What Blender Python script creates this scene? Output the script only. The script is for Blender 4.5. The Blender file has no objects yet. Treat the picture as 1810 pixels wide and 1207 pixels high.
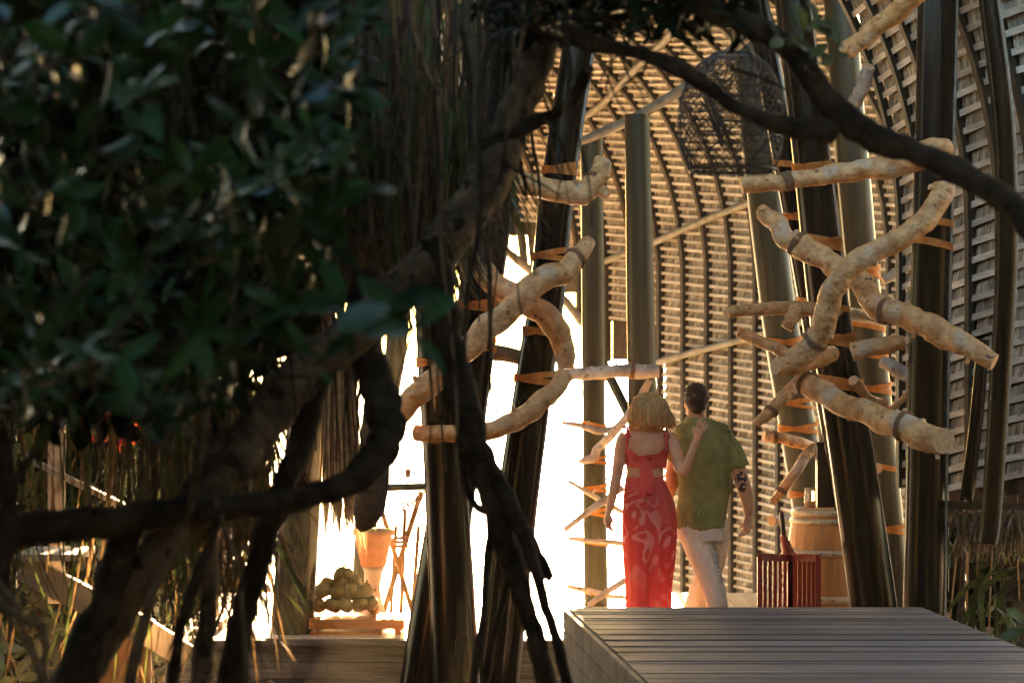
import bpy, bmesh, math, random
from mathutils import Vector, Matrix, Quaternion, noise
random.seed(7)
S = bpy.context.scene
COL = S.collection
F = 4274.0            # focal length in photo pixels (85 mm on a 36 mm sensor, 1810 px wide)
EYE = 1.9             # eye height above the platform floor
HOR = 633.0           # photo row of the horizon

# ------------------------------------------------------------------ camera
cam = bpy.data.cameras.new("camera")
cam.lens = 85.0; cam.sensor_width = 36.0; cam.clip_start = 0.1; cam.clip_end = 6000
cam.shift_y = (HOR - 603.5) / 1810.0
cam.dof.use_dof = True; cam.dof.focus_distance = 16.4; cam.dof.aperture_fstop = 2.6
camo = bpy.data.objects.new("camera", cam); COL.objects.link(camo)
camo.location = (0, 0, EYE); camo.rotation_euler = (math.radians(90), 0, 0)
S.camera = camo

# ------------------------------------------------------------------ world, sun, exposure
SUN_EL, SUN_AZ = 12.0, 1.5          # degrees; azimuth measured from +Y towards +X
w = bpy.data.worlds.new("World"); S.world = w; w.use_nodes = True
nt = w.node_tree; bg = nt.nodes['Background']
sky = nt.nodes.new('ShaderNodeTexSky'); sky.sky_type = 'NISHITA'; sky.sun_disc = False
sky.sun_elevation = math.radians(SUN_EL); sky.sun_rotation = math.radians(SUN_AZ)
sky.air_density = 1.3; sky.dust_density = 2.6; sky.ozone_density = 1.0
nt.links.new(sky.outputs[0], bg.inputs[0]); bg.inputs[1].default_value = 0.05
sl = bpy.data.lights.new("sun", 'SUN'); sl.energy = 5.0; sl.angle = math.radians(0.6); sl.color = (1.0, 0.68, 0.36)
slo = bpy.data.objects.new("sun", sl); COL.objects.link(slo)
sd = Vector((math.sin(math.radians(SUN_AZ)) * math.cos(math.radians(SUN_EL)),
             math.cos(math.radians(SUN_AZ)) * math.cos(math.radians(SUN_EL)), math.sin(math.radians(SUN_EL))))
slo.rotation_euler = sd.to_track_quat('Z', 'Y').to_euler()
slo.location = (-6, 40, 20)
S.view_settings.view_transform = 'Standard'; S.view_settings.look = 'None'
S.view_settings.gamma = 1.0; S.view_settings.use_curve_mapping = False
S.view_settings.exposure = 4.5
S.cycles.max_bounces = 8; S.cycles.diffuse_bounces = 4; S.cycles.glossy_bounces = 4
S.cycles.transmission_bounces = 4; S.cycles.volume_bounces = 0; S.cycles.sample_clamp_indirect = 6.0
S.cycles.use_denoising = True

# ------------------------------------------------------------------ helpers
def P(x, y, d):
    return Vector(((x - 905) * d / F, d, EYE - (y - HOR) * d / F))
def px(n, d):
    return n * d / F

class MB:
    def __init__(s): s.v = []; s.f = []; s.m = []; s.sm = []
    def add(s, vs, fs, mat=0, smooth=False):
        o = len(s.v); s.v += [tuple(a) for a in vs]
        for f in fs: s.f.append(tuple(i + o for i in f)); s.m.append(mat); s.sm.append(smooth)
    def box(s, c, size, rot=None, mat=0):
        hx, hy, hz = size[0]/2, size[1]/2, size[2]/2
        vs = [Vector((a*hx, b*hy, c_*hz)) for a in (-1,1) for b in (-1,1) for c_ in (-1,1)]
        if rot is not None: vs = [rot @ v for v in vs]
        c = Vector(c)
        s.add([v + c for v in vs], [(0,1,3,2),(4,6,7,5),(0,4,5,1),(2,3,7,6),(0,2,6,4),(1,5,7,3)], mat)
    def bar(s, a, b, wd, th, up=(0,0,1), mat=0):
        a = Vector(a); b = Vector(b); t = (b-a).normalized(); u = Vector(up)
        sd_ = t.cross(u)
        if sd_.length < 1e-5: sd_ = t.cross(Vector((0,1,0)))
        sd_.normalize(); u = sd_.cross(t)
        vs = []
        for p in (a, b):
            for i, j in ((-1,-1),(1,-1),(1,1),(-1,1)): vs.append(p + sd_*i*wd/2 + u*j*th/2)
        s.add(vs, [(0,1,2,3),(7,6,5,4),(0,4,5,1),(1,5,6,2),(2,6,7,3),(3,7,4,0)], mat)
    def tube(s, pts, rad, seg=12, mat=0, rough=0.0, nscale=8.0, caps=True, capmat=None, flat=1.0, seed=0.0, smooth=True):
        pts = [Vector(p) for p in pts]; n = len(pts)
        if not hasattr(rad, '__len__'): rad = [rad]*n
        t0 = (pts[1]-pts[0]).normalized()
        nrm = t0.orthogonal().normalized()
        if abs(t0.z) < 0.95:
            nrm = (Vector((0,0,1)) - t0*t0.z).normalized()
        else:
            nrm = (Vector((0,1,0)) - t0*t0.y).normalized()
        vs = []; prev = t0
        for i in range(n):
            if i == 0: t = t0
            elif i == n-1: t = (pts[i]-pts[i-1]).normalized()
            else: t = (pts[i+1]-pts[i-1]).normalized()
            q = prev.rotation_difference(t); nrm = q @ nrm; nrm = (nrm - t*nrm.dot(t)).normalized(); prev = t
            b = t.cross(nrm)
            for k in range(seg):
                a = 2*math.pi*k/seg; d = nrm*math.cos(a)*flat + b*math.sin(a)
                r = rad[i]
                p = pts[i] + d*r
                if rough: 
                    fe_ = min(1.0, i/4, (n-1-i)/4) if n > 12 else 1.0
                    r2 = fe_*r*rough*(noise.noise(p*nscale + Vector((seed,0,0))) + 0.5*noise.noise(p*nscale*2.7 + Vector((seed,5,0))))
                    p = p + d*r2
                vs.append(p)
        fs = []
        for i in range(n-1):
            for k in range(seg):
                k2 = (k+1) % seg
                fs.append((i*seg+k, i*seg+k2, (i+1)*seg+k2, (i+1)*seg+k))
        s.add(vs, fs, mat, smooth)
        if caps:
            cm = mat if capmat is None else capmat
            s.add([vs[k] for k in range(seg)], [tuple(reversed(range(seg)))], cm)
            s.add([vs[(n-1)*seg+k] for k in range(seg)], [tuple(range(seg))], cm)
    def loft(s, rings, seg=20, mat=0, caps=True):   # rings: (x,y,z,rx,ry)
        vs = []
        for (x,y,z,rx,ry) in rings:
            for k in range(seg):
                a = 2*math.pi*k/seg; vs.append((x+rx*math.cos(a), y+ry*math.sin(a), z))
        n = len(rings); fs = []
        for i in range(n-1):
            for k in range(seg):
                k2 = (k+1)%seg; fs.append((i*seg+k, i*seg+k2, (i+1)*seg+k2, (i+1)*seg+k))
        if caps: fs.append(tuple(reversed(range(seg)))); fs.append(tuple((n-1)*seg+k for k in range(seg)))
        s.add(vs, fs, mat, True)
    def ball(s, c, r, mat=0, seg=10, rings=7, rot=None):
        if not hasattr(r, '__len__'): r = (r,r,r)
        vs = []; c = Vector(c)
        for i in range(rings+1):
            th = math.pi*i/rings
            for k in range(seg):
                a = 2*math.pi*k/seg
                p = Vector((r[0]*math.sin(th)*math.cos(a), r[1]*math.sin(th)*math.sin(a), r[2]*math.cos(th)))
                if rot is not None: p = rot @ p
                vs.append(p+c)
        fs = []
        for i in range(rings):
            for k in range(seg):
                k2 = (k+1)%seg; fs.append((i*seg+k, (i+1)*seg+k, (i+1)*seg+k2, i*seg+k2))
        s.add(vs, fs, mat, True)
    def build(s, name, mats, parent=None, origin=None):
        me = bpy.data.meshes.new(name)
        o_ = Vector(origin) if origin is not None else Vector((0,0,0))
        vs = s.v if origin is None else [tuple(Vector(v)-o_) for v in s.v]
        me.from_pydata(vs, [], s.f); 
        me.polygons.foreach_set('material_index', s.m); me.polygons.foreach_set('use_smooth', s.sm)
        me.update()
        if not isinstance(mats, (list, tuple)): mats = [mats]
        for m in mats: me.materials.append(m)
        ob = bpy.data.objects.new(name, me); COL.objects.link(ob)
        if parent is not None: ob.parent = parent; ob.matrix_parent_inverse = Matrix.Translation(-Vector(parent.location)) if parent.location.length else Matrix()
        if origin is not None: ob.location = o_
        return ob

def spline(pts, n=6):
    """Catmull-Rom through tuples of any length"""
    out = []; m = len(pts)
    for i in range(m-1):
        p0 = pts[max(i-1,0)]; p1 = pts[i]; p2 = pts[i+1]; p3 = pts[min(i+2,m-1)]
        for k in range(n):
            t = k/n
            out.append(tuple(0.5*((2*b)+(-a+c)*t+(2*a-5*b+4*c-d)*t*t+(-a+3*b-3*c+d)*t**3) for a,b,c,d in zip(p0,p1,p2,p3)))
    out.append(tuple(pts[-1])); return out

def tag(o, label=None, cat=None, group=None, kind=None):
    if label: o['label'] = label
    if cat: o['category'] = cat
    if group: o['group'] = group
    if kind: o['kind'] = kind
    return o
def thing(name, label, cat, loc=(0,0,0), group=None):
    o = bpy.data.objects.new(name, None); COL.objects.link(o); o.location = loc; o.empty_display_size = 0.1
    return tag(o, label, cat, group)

# ------------------------------------------------------------------ materials
def mat(name, c1, c2=None, rough=0.6, scale=(6,6,6), nscale=1.0, spec=0.5, bump=0.0, bscale=20.0, trans=0.0, coat=0.0, metal=0.0, contrast=(0.35,0.65), detail=5, bdist=0.02, speck=None, island=0.0, warm=None):
    m = bpy.data.materials.new(name); m.use_nodes = True; t = m.node_tree; N = t.nodes; L = t.links
    b = N['Principled BSDF']; b.inputs['Roughness'].default_value = rough
    b.inputs['Specular IOR Level'].default_value = spec; b.inputs['Metallic'].default_value = metal
    if coat: b.inputs['Coat Weight'].default_value = coat; b.inputs['Coat Roughness'].default_value = 0.12
    if c2 is None: c2 = tuple(x*0.7 for x in c1)
    tc = N.new('ShaderNodeTexCoord'); mp = N.new('ShaderNodeMapping'); mp.inputs['Scale'].default_value = scale
    L.new(tc.outputs['Object'], mp.inputs['Vector'])
    nz = N.new('ShaderNodeTexNoise'); nz.inputs['Scale'].default_value = nscale; nz.inputs['Detail'].default_value = detail
    L.new(mp.outputs[0], nz.inputs['Vector'])
    cr = N.new('ShaderNodeValToRGB'); cr.color_ramp.elements[0].position = contrast[0]; cr.color_ramp.elements[1].position = contrast[1]
    cr.color_ramp.elements[0].color = (*c2, 1); cr.color_ramp.elements[1].color = (*c1, 1)
    L.new(nz.outputs['Fac'], cr.inputs[0])
    col = cr.outputs[0]
    if speck:
        vz = N.new('ShaderNodeTexNoise'); vz.inputs['Scale'].default_value = speck[1]; vz.inputs['Detail'].default_value = 2
        L.new(tc.outputs['Object'], vz.inputs['Vector'])
        c3 = N.new('ShaderNodeValToRGB'); c3.color_ramp.elements[0].position = speck[2]; c3.color_ramp.elements[1].position = speck[2]+0.04
        L.new(vz.outputs['Fac'], c3.inputs[0])
        mx = N.new('ShaderNodeMixRGB'); L.new(c3.outputs[0], mx.inputs[0]); L.new(col, mx.inputs[1]); mx.inputs[2].default_value = (*speck[0], 1)
        col = mx.outputs[0]
    if warm:      # large patches of another tone (weathering)
        wz = N.new('ShaderNodeTexNoise'); wz.inputs['Scale'].default_value = warm[1]; wz.inputs['Detail'].default_value = 3
        L.new(tc.outputs['Object'], wz.inputs['Vector'])
        c4 = N.new('ShaderNodeValToRGB'); c4.color_ramp.elements[0].position = warm[2]; c4.color_ramp.elements[1].position = warm[2]+0.14
        L.new(wz.outputs['Fac'], c4.inputs[0])
        mw = N.new('ShaderNodeMixRGB'); L.new(c4.outputs[0], mw.inputs[0]); L.new(col, mw.inputs[1]); mw.inputs[2].default_value = (*warm[0], 1)
        col = mw.outputs[0]
    if island:    # every board, strip or leaf gets its own tone
        gi = N.new('ShaderNodeNewGeometry'); mr = N.new('ShaderNodeMapRange'); mr.inputs['To Min'].default_value = 1-island; mr.inputs['To Max'].default_value = 1+island*0.8
        L.new(gi.outputs['Random Per Island'], mr.inputs['Value'])
        hs = N.new('ShaderNodeHueSaturation'); L.new(mr.outputs[0], hs.inputs['Value']); L.new(col, hs.inputs['Color']); col = hs.outputs[0]
    L.new(col, b.inputs['Base Color'])
    if bump:
        bz = N.new('ShaderNodeTexNoise'); bz.inputs['Scale'].default_value = bscale; bz.inputs['Detail'].default_value = 6
        L.new(mp.outputs[0], bz.inputs['Vector'])
        bp = N.new('ShaderNodeBump'); bp.inputs['Strength'].default_value = bump; bp.inputs['Distance'].default_value = bdist
        L.new(bz.outputs['Fac'], bp.inputs['Height']); L.new(bp.outputs[0], b.inputs['Normal'])
    if trans:
        out = N['Material Output']; tr = N.new('ShaderNodeBsdfTranslucent'); L.new(col, tr.inputs[0])
        ms = N.new('ShaderNodeMixShader'); ms.inputs[0].default_value = trans
        L.new(b.outputs[0], ms.inputs[1]); L.new(tr.outputs[0], ms.inputs[2]); L.new(ms.outputs[0], out.inputs[0])
    return m

def glossy_some(m, thr, hi, lo):
    # a share of the leaves shines; blue highlight tint stands in for skylight
    t = m.node_tree; N = t.nodes; L = t.links; b = N['Principled BSDF']
    g = N.new('ShaderNodeNewGeometry'); ml = N.new('ShaderNodeMath'); ml.operation = 'MULTIPLY'; ml.inputs[1].default_value = 7.31
    fr = N.new('ShaderNodeMath'); fr.operation = 'FRACT'; gt = N.new('ShaderNodeMath'); gt.operation = 'GREATER_THAN'; gt.inputs[1].default_value = thr
    mr = N.new('ShaderNodeMapRange'); mr.inputs['To Min'].default_value = lo; mr.inputs['To Max'].default_value = hi
    L.new(g.outputs['Random Per Island'], ml.inputs[0]); L.new(ml.outputs[0], fr.inputs[0]); L.new(fr.outputs[0], gt.inputs[0]); L.new(gt.outputs[0], mr.inputs['Value'])
    L.new(mr.outputs[0], b.inputs['Specular IOR Level']); b.inputs['Specular Tint'].default_value = (0.72, 0.92, 1.0, 1)

M = {}
M['sand'] = mat('sand', (0.52,0.42,0.3), (0.4,0.32,0.22), rough=0.55, nscale=0.3, bump=0.4, bscale=4)
M['soil'] = mat('soil', (0.05,0.04,0.028), (0.02,0.017,0.012), rough=0.95, nscale=0.6, bump=0.8, bscale=5)
M['deck'] = mat('deck_planks', (0.19,0.165,0.165), (0.075,0.065,0.067), rough=0.72, scale=(0.8,16,16), nscale=1.6, bump=0.5, bscale=3, contrast=(0.3,0.7), island=0.4, warm=((0.07,0.06,0.055),1.3,0.55))
M['deck_side'] = mat('deck_side', (0.16,0.135,0.115), (0.06,0.05,0.042), rough=0.8, scale=(3,3,3), nscale=1.6, bump=0.5, bscale=5)
M['riser'] = mat('weathered_boards', (0.15,0.115,0.095), (0.06,0.045,0.036), rough=0.8, scale=(1.2,20,20), nscale=1.5, bump=0.4, bscale=3, speck=((0.03,0.02,0.015),9,0.68), island=0.3)
M['floor'] = mat('platform_floor', (0.72,0.56,0.38), (0.55,0.42,0.27), rough=0.38, scale=(8,0.8,8), nscale=1.2, bump=0.3, bscale=3)
M['column'] = mat('dark_column', (0.018,0.012,0.006), (0.008,0.005,0.003), rough=0.2, scale=(14,14,0.3), nscale=1.2, spec=0.3, bump=0.04, bscale=1.5, bdist=0.004)
M['olive'] = mat('olive_column', (0.085,0.076,0.042), (0.045,0.04,0.022), rough=0.34, scale=(14,14,0.3), nscale=1.2, spec=0.4, bump=0.04, bscale=1.5, bdist=0.004)
M['drift'] = mat('driftwood', (0.78,0.43,0.17), (0.48,0.22,0.07), rough=0.5, scale=(9,9,9), nscale=1.6, bump=0.9, bscale=3.5, bdist=0.02, speck=((0.10,0.05,0.025),17,0.68), warm=((0.60,0.45,0.30),5,0.56))
M['driftpale'] = mat('pale_driftwood', (0.62,0.52,0.42), (0.42,0.33,0.25), rough=0.6, scale=(9,9,9), nscale=1.2, bump=0.9, bscale=3.5, bdist=0.015, speck=((0.16,0.11,0.08),20,0.66), warm=((0.36,0.26,0.18),7,0.55))
M['cut'] = mat('cut_end', (0.74,0.48,0.26), (0.55,0.33,0.16), rough=0.7, nscale=9)
M['strap'] = mat('leather_strap', (0.85,0.34,0.07), (0.62,0.22,0.04), rough=0.6, nscale=3, trans=0.35)
M['rope'] = mat('rope', (0.36,0.19,0.09), (0.2,0.1,0.05), rough=0.9, nscale=20, bump=0.6, bscale=40)
M['thatch'] = mat('thatch', (0.60,0.56,0.46), (0.23,0.205,0.155), rough=0.9, scale=(55,55,2.5), nscale=1.0, trans=0.05, bump=0.5, bscale=1.5, contrast=(0.32,0.68), island=0.45)
M['matting'] = mat('matting', (0.55,0.48,0.36), (0.38,0.32,0.22), rough=0.9, scale=(40,40,2.5), nscale=1.0, trans=0.22)
M['slat'] = mat('slat', (0.68,0.66,0.60), (0.44,0.42,0.36), rough=0.55, scale=(4,4,30), nscale=1.5, island=0.25)
M['rib'] = mat('rib', (0.05,0.040,0.026), (0.03,0.024,0.015), rough=0.5, nscale=3)
M['bamboo'] = mat('bamboo', (0.33,0.32,0.27), (0.2,0.19,0.15), rough=0.4, nscale=2)
M['bark'] = mat('bark', (0.060,0.042,0.024), (0.018,0.013,0.008), rough=0.9, spec=0.12, scale=(1,1,1), nscale=9, bump=1.0, bscale=30, bdist=0.03)
M['barklight'] = mat('bark_light', (0.20,0.135,0.07), (0.07,0.048,0.028), rough=0.9, spec=0.12, scale=(1,1,1), nscale=7, bump=1.0, bscale=32, bdist=0.03, contrast=(0.4,0.6), speck=((0.035,0.025,0.016),11,0.6))
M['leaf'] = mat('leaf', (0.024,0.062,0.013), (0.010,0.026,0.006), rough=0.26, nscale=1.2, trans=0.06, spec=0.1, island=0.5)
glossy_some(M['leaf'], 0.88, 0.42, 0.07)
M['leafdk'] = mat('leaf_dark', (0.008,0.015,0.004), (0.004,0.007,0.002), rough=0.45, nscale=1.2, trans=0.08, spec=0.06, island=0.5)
M['blade'] = mat('blade', (0.11,0.15,0.03), (0.05,0.06,0.018), rough=0.45, nscale=1.5, trans=0.25, island=0.5)
M['dryblade'] = mat('dry_blade', (0.22,0.13,0.05), (0.08,0.045,0.02), rough=0.7, nscale=2, trans=0.25, island=0.6)
M['root'] = mat('root', (0.10,0.075,0.05), (0.045,0.033,0.022), rough=0.9, nscale=4)
M['skin'] = mat('skin', (0.68,0.36,0.20), (0.56,0.28,0.15), rough=0.5, nscale=2, spec=0.4)
M['basket'] = mat('basket_cane', (0.09,0.06,0.035), (0.04,0.028,0.016), rough=0.6, nscale=8)
M['terracotta'] = mat('terracotta', (0.45,0.2,0.1), (0.33,0.14,0.07), rough=0.8, nscale=3)
M['redwood'] = mat('red_wood', (0.33,0.045,0.02), (0.2,0.025,0.012), rough=0.4, scale=(9,9,1), nscale=2, trans=0.0)
M['oak'] = mat('oak', (0.66,0.32,0.10), (0.46,0.21,0.06), rough=0.5, scale=(18,18,1), nscale=1.2)
M['hoop'] = mat('hoop', (0.72,0.60,0.40), (0.5,0.40,0.25), rough=0.5, metal=0.3, nscale=3)
M['orangewood'] = mat('orange_wood', (0.60,0.20,0.03), (0.42,0.12,0.02), rough=0.5, scale=(1.5,12,12), nscale=1.5)
M['palewood'] = mat('pale_wood', (0.66,0.54,0.41), (0.45,0.35,0.25), rough=0.7, scale=(1.5,8,8), nscale=1.5)
M['beige'] = mat('beige', (0.55,0.43,0.3), (0.48,0.37,0.26), rough=0.9, nscale=1, trans=0.3)
M['fruit'] = mat('fruit', (0.34,0.24,0.045), (0.16,0.12,0.02), rough=0.5, nscale=3, trans=0.1)
M['red'] = mat('red_cloth', (0.6,0.09,0.03), (0.4,0.05,0.02), rough=0.8, nscale=4, trans=0.4)
M['frond'] = mat('dry_frond', (0.46,0.35,0.2), (0.2,0.145,0.08), rough=0.85, nscale=3, trans=0.35, island=0.4)
M['water'] = mat('water', (0.10,0.14,0.14), (0.07,0.1,0.11), rough=0.22, nscale=0.1, bump=0.35, bscale=0.8, bdist=0.1)
M['brown'] = mat('brown_panel', (0.22,0.10,0.035), (0.14,0.06,0.02), rough=0.8, nscale=2)
M['dark'] = mat('dark_wood', (0.05,0.025,0.014), (0.025,0.012,0.008), rough=0.45, nscale=5)

# ------------------------------------------------------------------ the setting: ground, sea, floor, deck
def sheet(name, x0, x1, y0, y1, z, m, nx=1, ny=1, amp=0, kind='structure'):
    b = MB(); vs = []; fs = []
    for j in range(ny+1):
        for i in range(nx+1):
            x = x0+(x1-x0)*i/nx; y = y0+(y1-y0)*j/ny
            vs.append((x, y, z + (amp*noise.noise(Vector((x*0.5, y*0.5, 0))) if amp else 0)))
    for j in range(ny):
        for i in range(nx):
            a = j*(nx+1)+i; fs.append((a, a+1, a+nx+2, a+nx+1))
    b.add(vs, fs, 0, True); o = b.build(name, m); o['kind'] = kind; return o
g_ = sheet('ground', -40, 40, -30, 21, -1.30, M['soil'], 120, 90, 0.25)
for v_ in g_.data.vertices:          # unseen banks added behind and beside the viewer to cut ambient light
    x_, y_ = v_.co.x, v_.co.y
    q_ = max(math.hypot(x_, min(y_-4, 0)) - 5.0, 0)/2.2
    if y_ > 12: q_ *= max(0, 1-(y_-12)/5)
    v_.co.z += 7.5*min(q_, 1)**1.3
sheet('beach', -900, 900, 19.55, 46, -1.22, M['sand'])
sheet('sea', -3000, 3000, 46, 5000, -1.215, M['water'])

# platform people walk on: boards running away from the camera, with a plank face at its front edge
def board_floor(name, x0, x1, y0, y1, z, wdt, m, gap=0.006):
    b = MB(); x = x0; i = 0
    while x < x1:
        b.box((x+wdt/2, (y0+y1)/2, z-0.02+0.002*random.random()), (wdt-gap, y1-y0, 0.04)); x += wdt
    o = b.build(name, m); o['kind'] = 'structure'; return o
board_floor('platform_floor', -2.35, 3.4, 16.42, 19.6, 0.0, 0.145, M['floor'])
t = thing('plank_riser', 'weathered horizontal board face below the raised platform behind the tree roots', 'wall', (-0.9, 16.4, -1.2))
z = -0.045; k = 0
b = MB()
while z > -1.2:
    x = -2.35
    while x < 0.55:
        L_ = 1.1 if (k % 3 and x < -2.3) else 2.1
        x2 = min(x+L_, 0.55)
        b.box(((x+x2)/2, 16.38+0.004*random.random(), z-0.055), (x2-x-0.006, 0.03, 0.104)); x += L_
    z -= 0.112; k += 1
b.box((-0.9,16.42,-0.62),(2.88,0.03,1.16)); b.build('planks', M['riser'], t)  # hidden backing board added so no light leaks through the seams
b = MB(); b.box((-0.9, 16.365, -0.022), (2.9, 0.08, 0.038)); b.build('edge_board', M['riser'], t)

# foreground deck: planks across, plank side face and edge trim
DZ = 0.35; sx = -0.0877
def dk(x, y): return x + sx*(y-15.05)
b = MB(); y = 15.05
while y > 5.5:
    wd = 0.092; yy = y-wd+0.0045
    zt = DZ + random.uniform(-0.004, 0.004); xl = dk(0.352, y); xr = dk(2.55, y) + random.uniform(0,0.02)
    vs = [(dk(0.352,yy),yy,zt),(dk(2.55,yy),yy,zt),(dk(2.55,y),y,zt),(dk(0.352,y),y,zt)]
    vs += [(a,b_,c-0.035) for a,b_,c in vs]
    b.add(vs, [(0,1,2,3),(4,7,6,5),(0,4,5,1),(1,5,6,2),(2,6,7,3),(3,7,4,0)]); y -= wd
# side faces
for side in (0.334, 2.568):
    z = DZ - 0.012; hh = 0.13
    k = 0
    while z > -1.3:
        vs = []
        for (yy) in (5.5, 15.06):
            for (dx, zz) in ((-0.015,z),(0.012,z),(0.012,z-hh+0.006),(-0.015,z-hh+0.006)): vs.append((dk(side+dx,yy), yy, zz))
        b.add(vs, [(0,1,2,3),(7,6,5,4),(0,4,5,1),(1,5,6,2),(2,6,7,3),(3,7,4,0)], 1); z -= hh; k += 1
b.box((1.45, 15.075, DZ-0.36), (2.25, 0.03, 0.66), None, 1)
o = b.build('deck', [M['deck'], M['deck_side']]); o['kind'] = 'structure'

# ------------------------------------------------------------------ thatched shells
def poly_sampler(pts):
    seg = [0]
    for a, b_ in zip(pts, pts[1:]): seg.append(seg[-1] + (Vector(b_)-Vector(a)).length)
    def f(u):
        if u <= 0: return Vector(pts[0]) + (Vector(pts[0])-Vector(pts[1])).normalized()*(-u)
        for i in range(len(pts)-1):
            if u <= seg[i+1]:
                tt = (u-seg[i])/(seg[i+1]-seg[i]); return Vector(pts[i]).lerp(Vector(pts[i+1]), tt)
        return Vector(pts[-1])
    return f, seg[-1]

def shell(name, label, img, zbase, zc, R, n, dv, du, amax, vmin, slope, rings, root_loc, rw=0.036, rib_m='rib', jit=0.0):
    pts = [((x-905)*Y/F, Y) for x, Y in img]
    f, Ltot = poly_sampler(pts); n = Vector(n).normalized()
    def imgx(u):
        p = f(u); return 905 + p.x*F/p.y
    def Sx(u, v, off=0.0):
        p = f(u)
        if v <= zc: q = Vector((p.x, p.y, v)); nn = Vector((n.x, n.y, 0))
        else:
            a = (v-zc)/R; q = Vector((p.x + n.x*R*(1-math.cos(a)), p.y + n.y*R*(1-math.cos(a)), zc + R*math.sin(a)))
            nn = Vector((n.x*math.cos(a), n.y*math.cos(a), -math.sin(a)))
        return q + nn*off
    t = thing(name, label, 'thatched shell', root_loc)
    nr = int(Ltot/du)
    th = MB(); vtop = zc + R*amax
    for i in range(nr):
        u0 = i*du; u1 = u0+du; vm = max(vmin(imgx(u0)), vmin(imgx(u1)))
        k = math.floor((vm)/dv)
        v = k*dv
        lm = slope*u0
        while v < vtop:
            a0 = v - slope*u0; a1 = v - slope*u1
            if min(a0, a1) >= vm-0.001 or v-lm > vm:
                a0 = max(a0, vm); a1 = max(a1, vm)
                e = rw*0.5 + du*0.035
                # a thatch shingle: lower edge stands proud, ragged fibre strips
                ns = 6
                for s_ in range(ns):
                    ua = u0 + e + (du-2*e)*s_/ns; ub = u0 + e + (du-2*e)*(s_+1)/ns
                    fa = a0 + (a1-a0)*(s_/ns); fb = a0+(a1-a0)*((s_+1)/ns)
                    oo = 0.008 + 0.012*random.random(); dd = dv*(0.27 + random.uniform(-0.05, 0.05))
                    th.add([Sx(ua, fa+dd, oo), Sx(ub, fb+dd, oo), Sx(ub, fb+dv*(0.93+0.05*random.random()), -0.004), Sx(ua, fa+dv*(0.93+0.05*random.random()), -0.004)], [(0,1,2,3)], 0)
                # cross slat, shorter than the bay on one side now and then, so dark notches show beside the ribs
                j0 = random.uniform(0, 0.07)*du; j1 = random.uniform(0, 0.07)*du
                ua = u0 + j0; ub = u1 - j1; hs = dv*0.35; jz = random.uniform(-0.06, 0.06)*dv
                z0 = a0+jz; z1 = a1+jz+random.uniform(-0.05,0.05)*dv
                A = [Sx(ua, z0, 0.034), Sx(ub, z1, 0.034), Sx(ub, z1+hs, 0.030), Sx(ua, z0+hs, 0.030)]
                B = [Sx(ua, z0, 0.020), Sx(ub, z1, 0.020), Sx(ub, z1+hs, 0.018), Sx(ua, z0+hs, 0.018)]
                th.add(A+B, [(0,1,2,3),(0,4,5,1),(2,6,7,3),(3,7,4,0),(1,5,6,2)], 1)
            v += dv
    th.build('thatch', [M['thatch'], M['slat']], t)
    for i in range(nr+1):
        u = i*du; vm = vmin(imgx(u)); r = MB(); vs = []; fs = []
        m_ = 26
        ji = random.uniform(-0.006, 0.006)
        for k in range(m_+1):
            v = vm + (vtop-vm)*k/m_
            c0 = Sx(u-rw/2+ji, v, 0.0); c1 = Sx(u+rw/2+ji, v, 0.0); c2 = Sx(u+rw/2+ji, v, 0.062); c3 = Sx(u-rw/2+ji, v, 0.062)
            vs += [c0,c1,c2,c3]
        for k in range(m_):
            for q in range(4):
                q2 = (q+1)%4; fs.append((k*4+q, k*4+q2, (k+1)*4+q2, (k+1)*4+q))
        fs += [(0,1,2,3),(m_*4+3,m_*4+2,m_*4+1,m_*4)]
        r.add(vs, fs); r.build('rib', M[rib_m], t)
    for rg, rr in rings:
        pts_ = []
        for (xi, v) in rg:
            lo, hi = 0.0, Ltot                     # invert image x -> u
            s0 = imgx(0.0) > imgx(Ltot)
            for _ in range(30):
                md = (lo+hi)/2
                if (imgx(md) > xi) == s0: lo = md
                else: hi = md
            pts_.append(((lo+hi)/2, v))
        sp = spline(pts_, 8)
        r = MB(); ps = [Sx(u, v, 0.09) for u, v in sp]; rad = [rr*(1+0.10*((i % 4) == 0)) for i in range(len(ps))]
        r.tube(ps, rad, 10, rough=0.12, nscale=6); r.build('ring_beam', M['bamboo'], t)
    # backing so that no sky leaks between shingles
    bk = MB(); 
    for i in range(nr):
        u0 = i*du; u1 = u0+du; vm = max(vmin(imgx(u0)), vmin(imgx(u1)))+0.02; m_ = 22
        vs = []; fs = []
        for k in range(m_+1):
            v = vm + (vtop-vm)*k/m_
            vs += [Sx(u0, v, -0.03), Sx(u1, v, -0.03)]
        for k in range(m_): fs.append((2*k, 2*k+1, 2*k+3, 2*k+2))
        bk.add(vs, fs)
    bk.build('backing', M['rib'], t)
    return Sx

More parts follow.
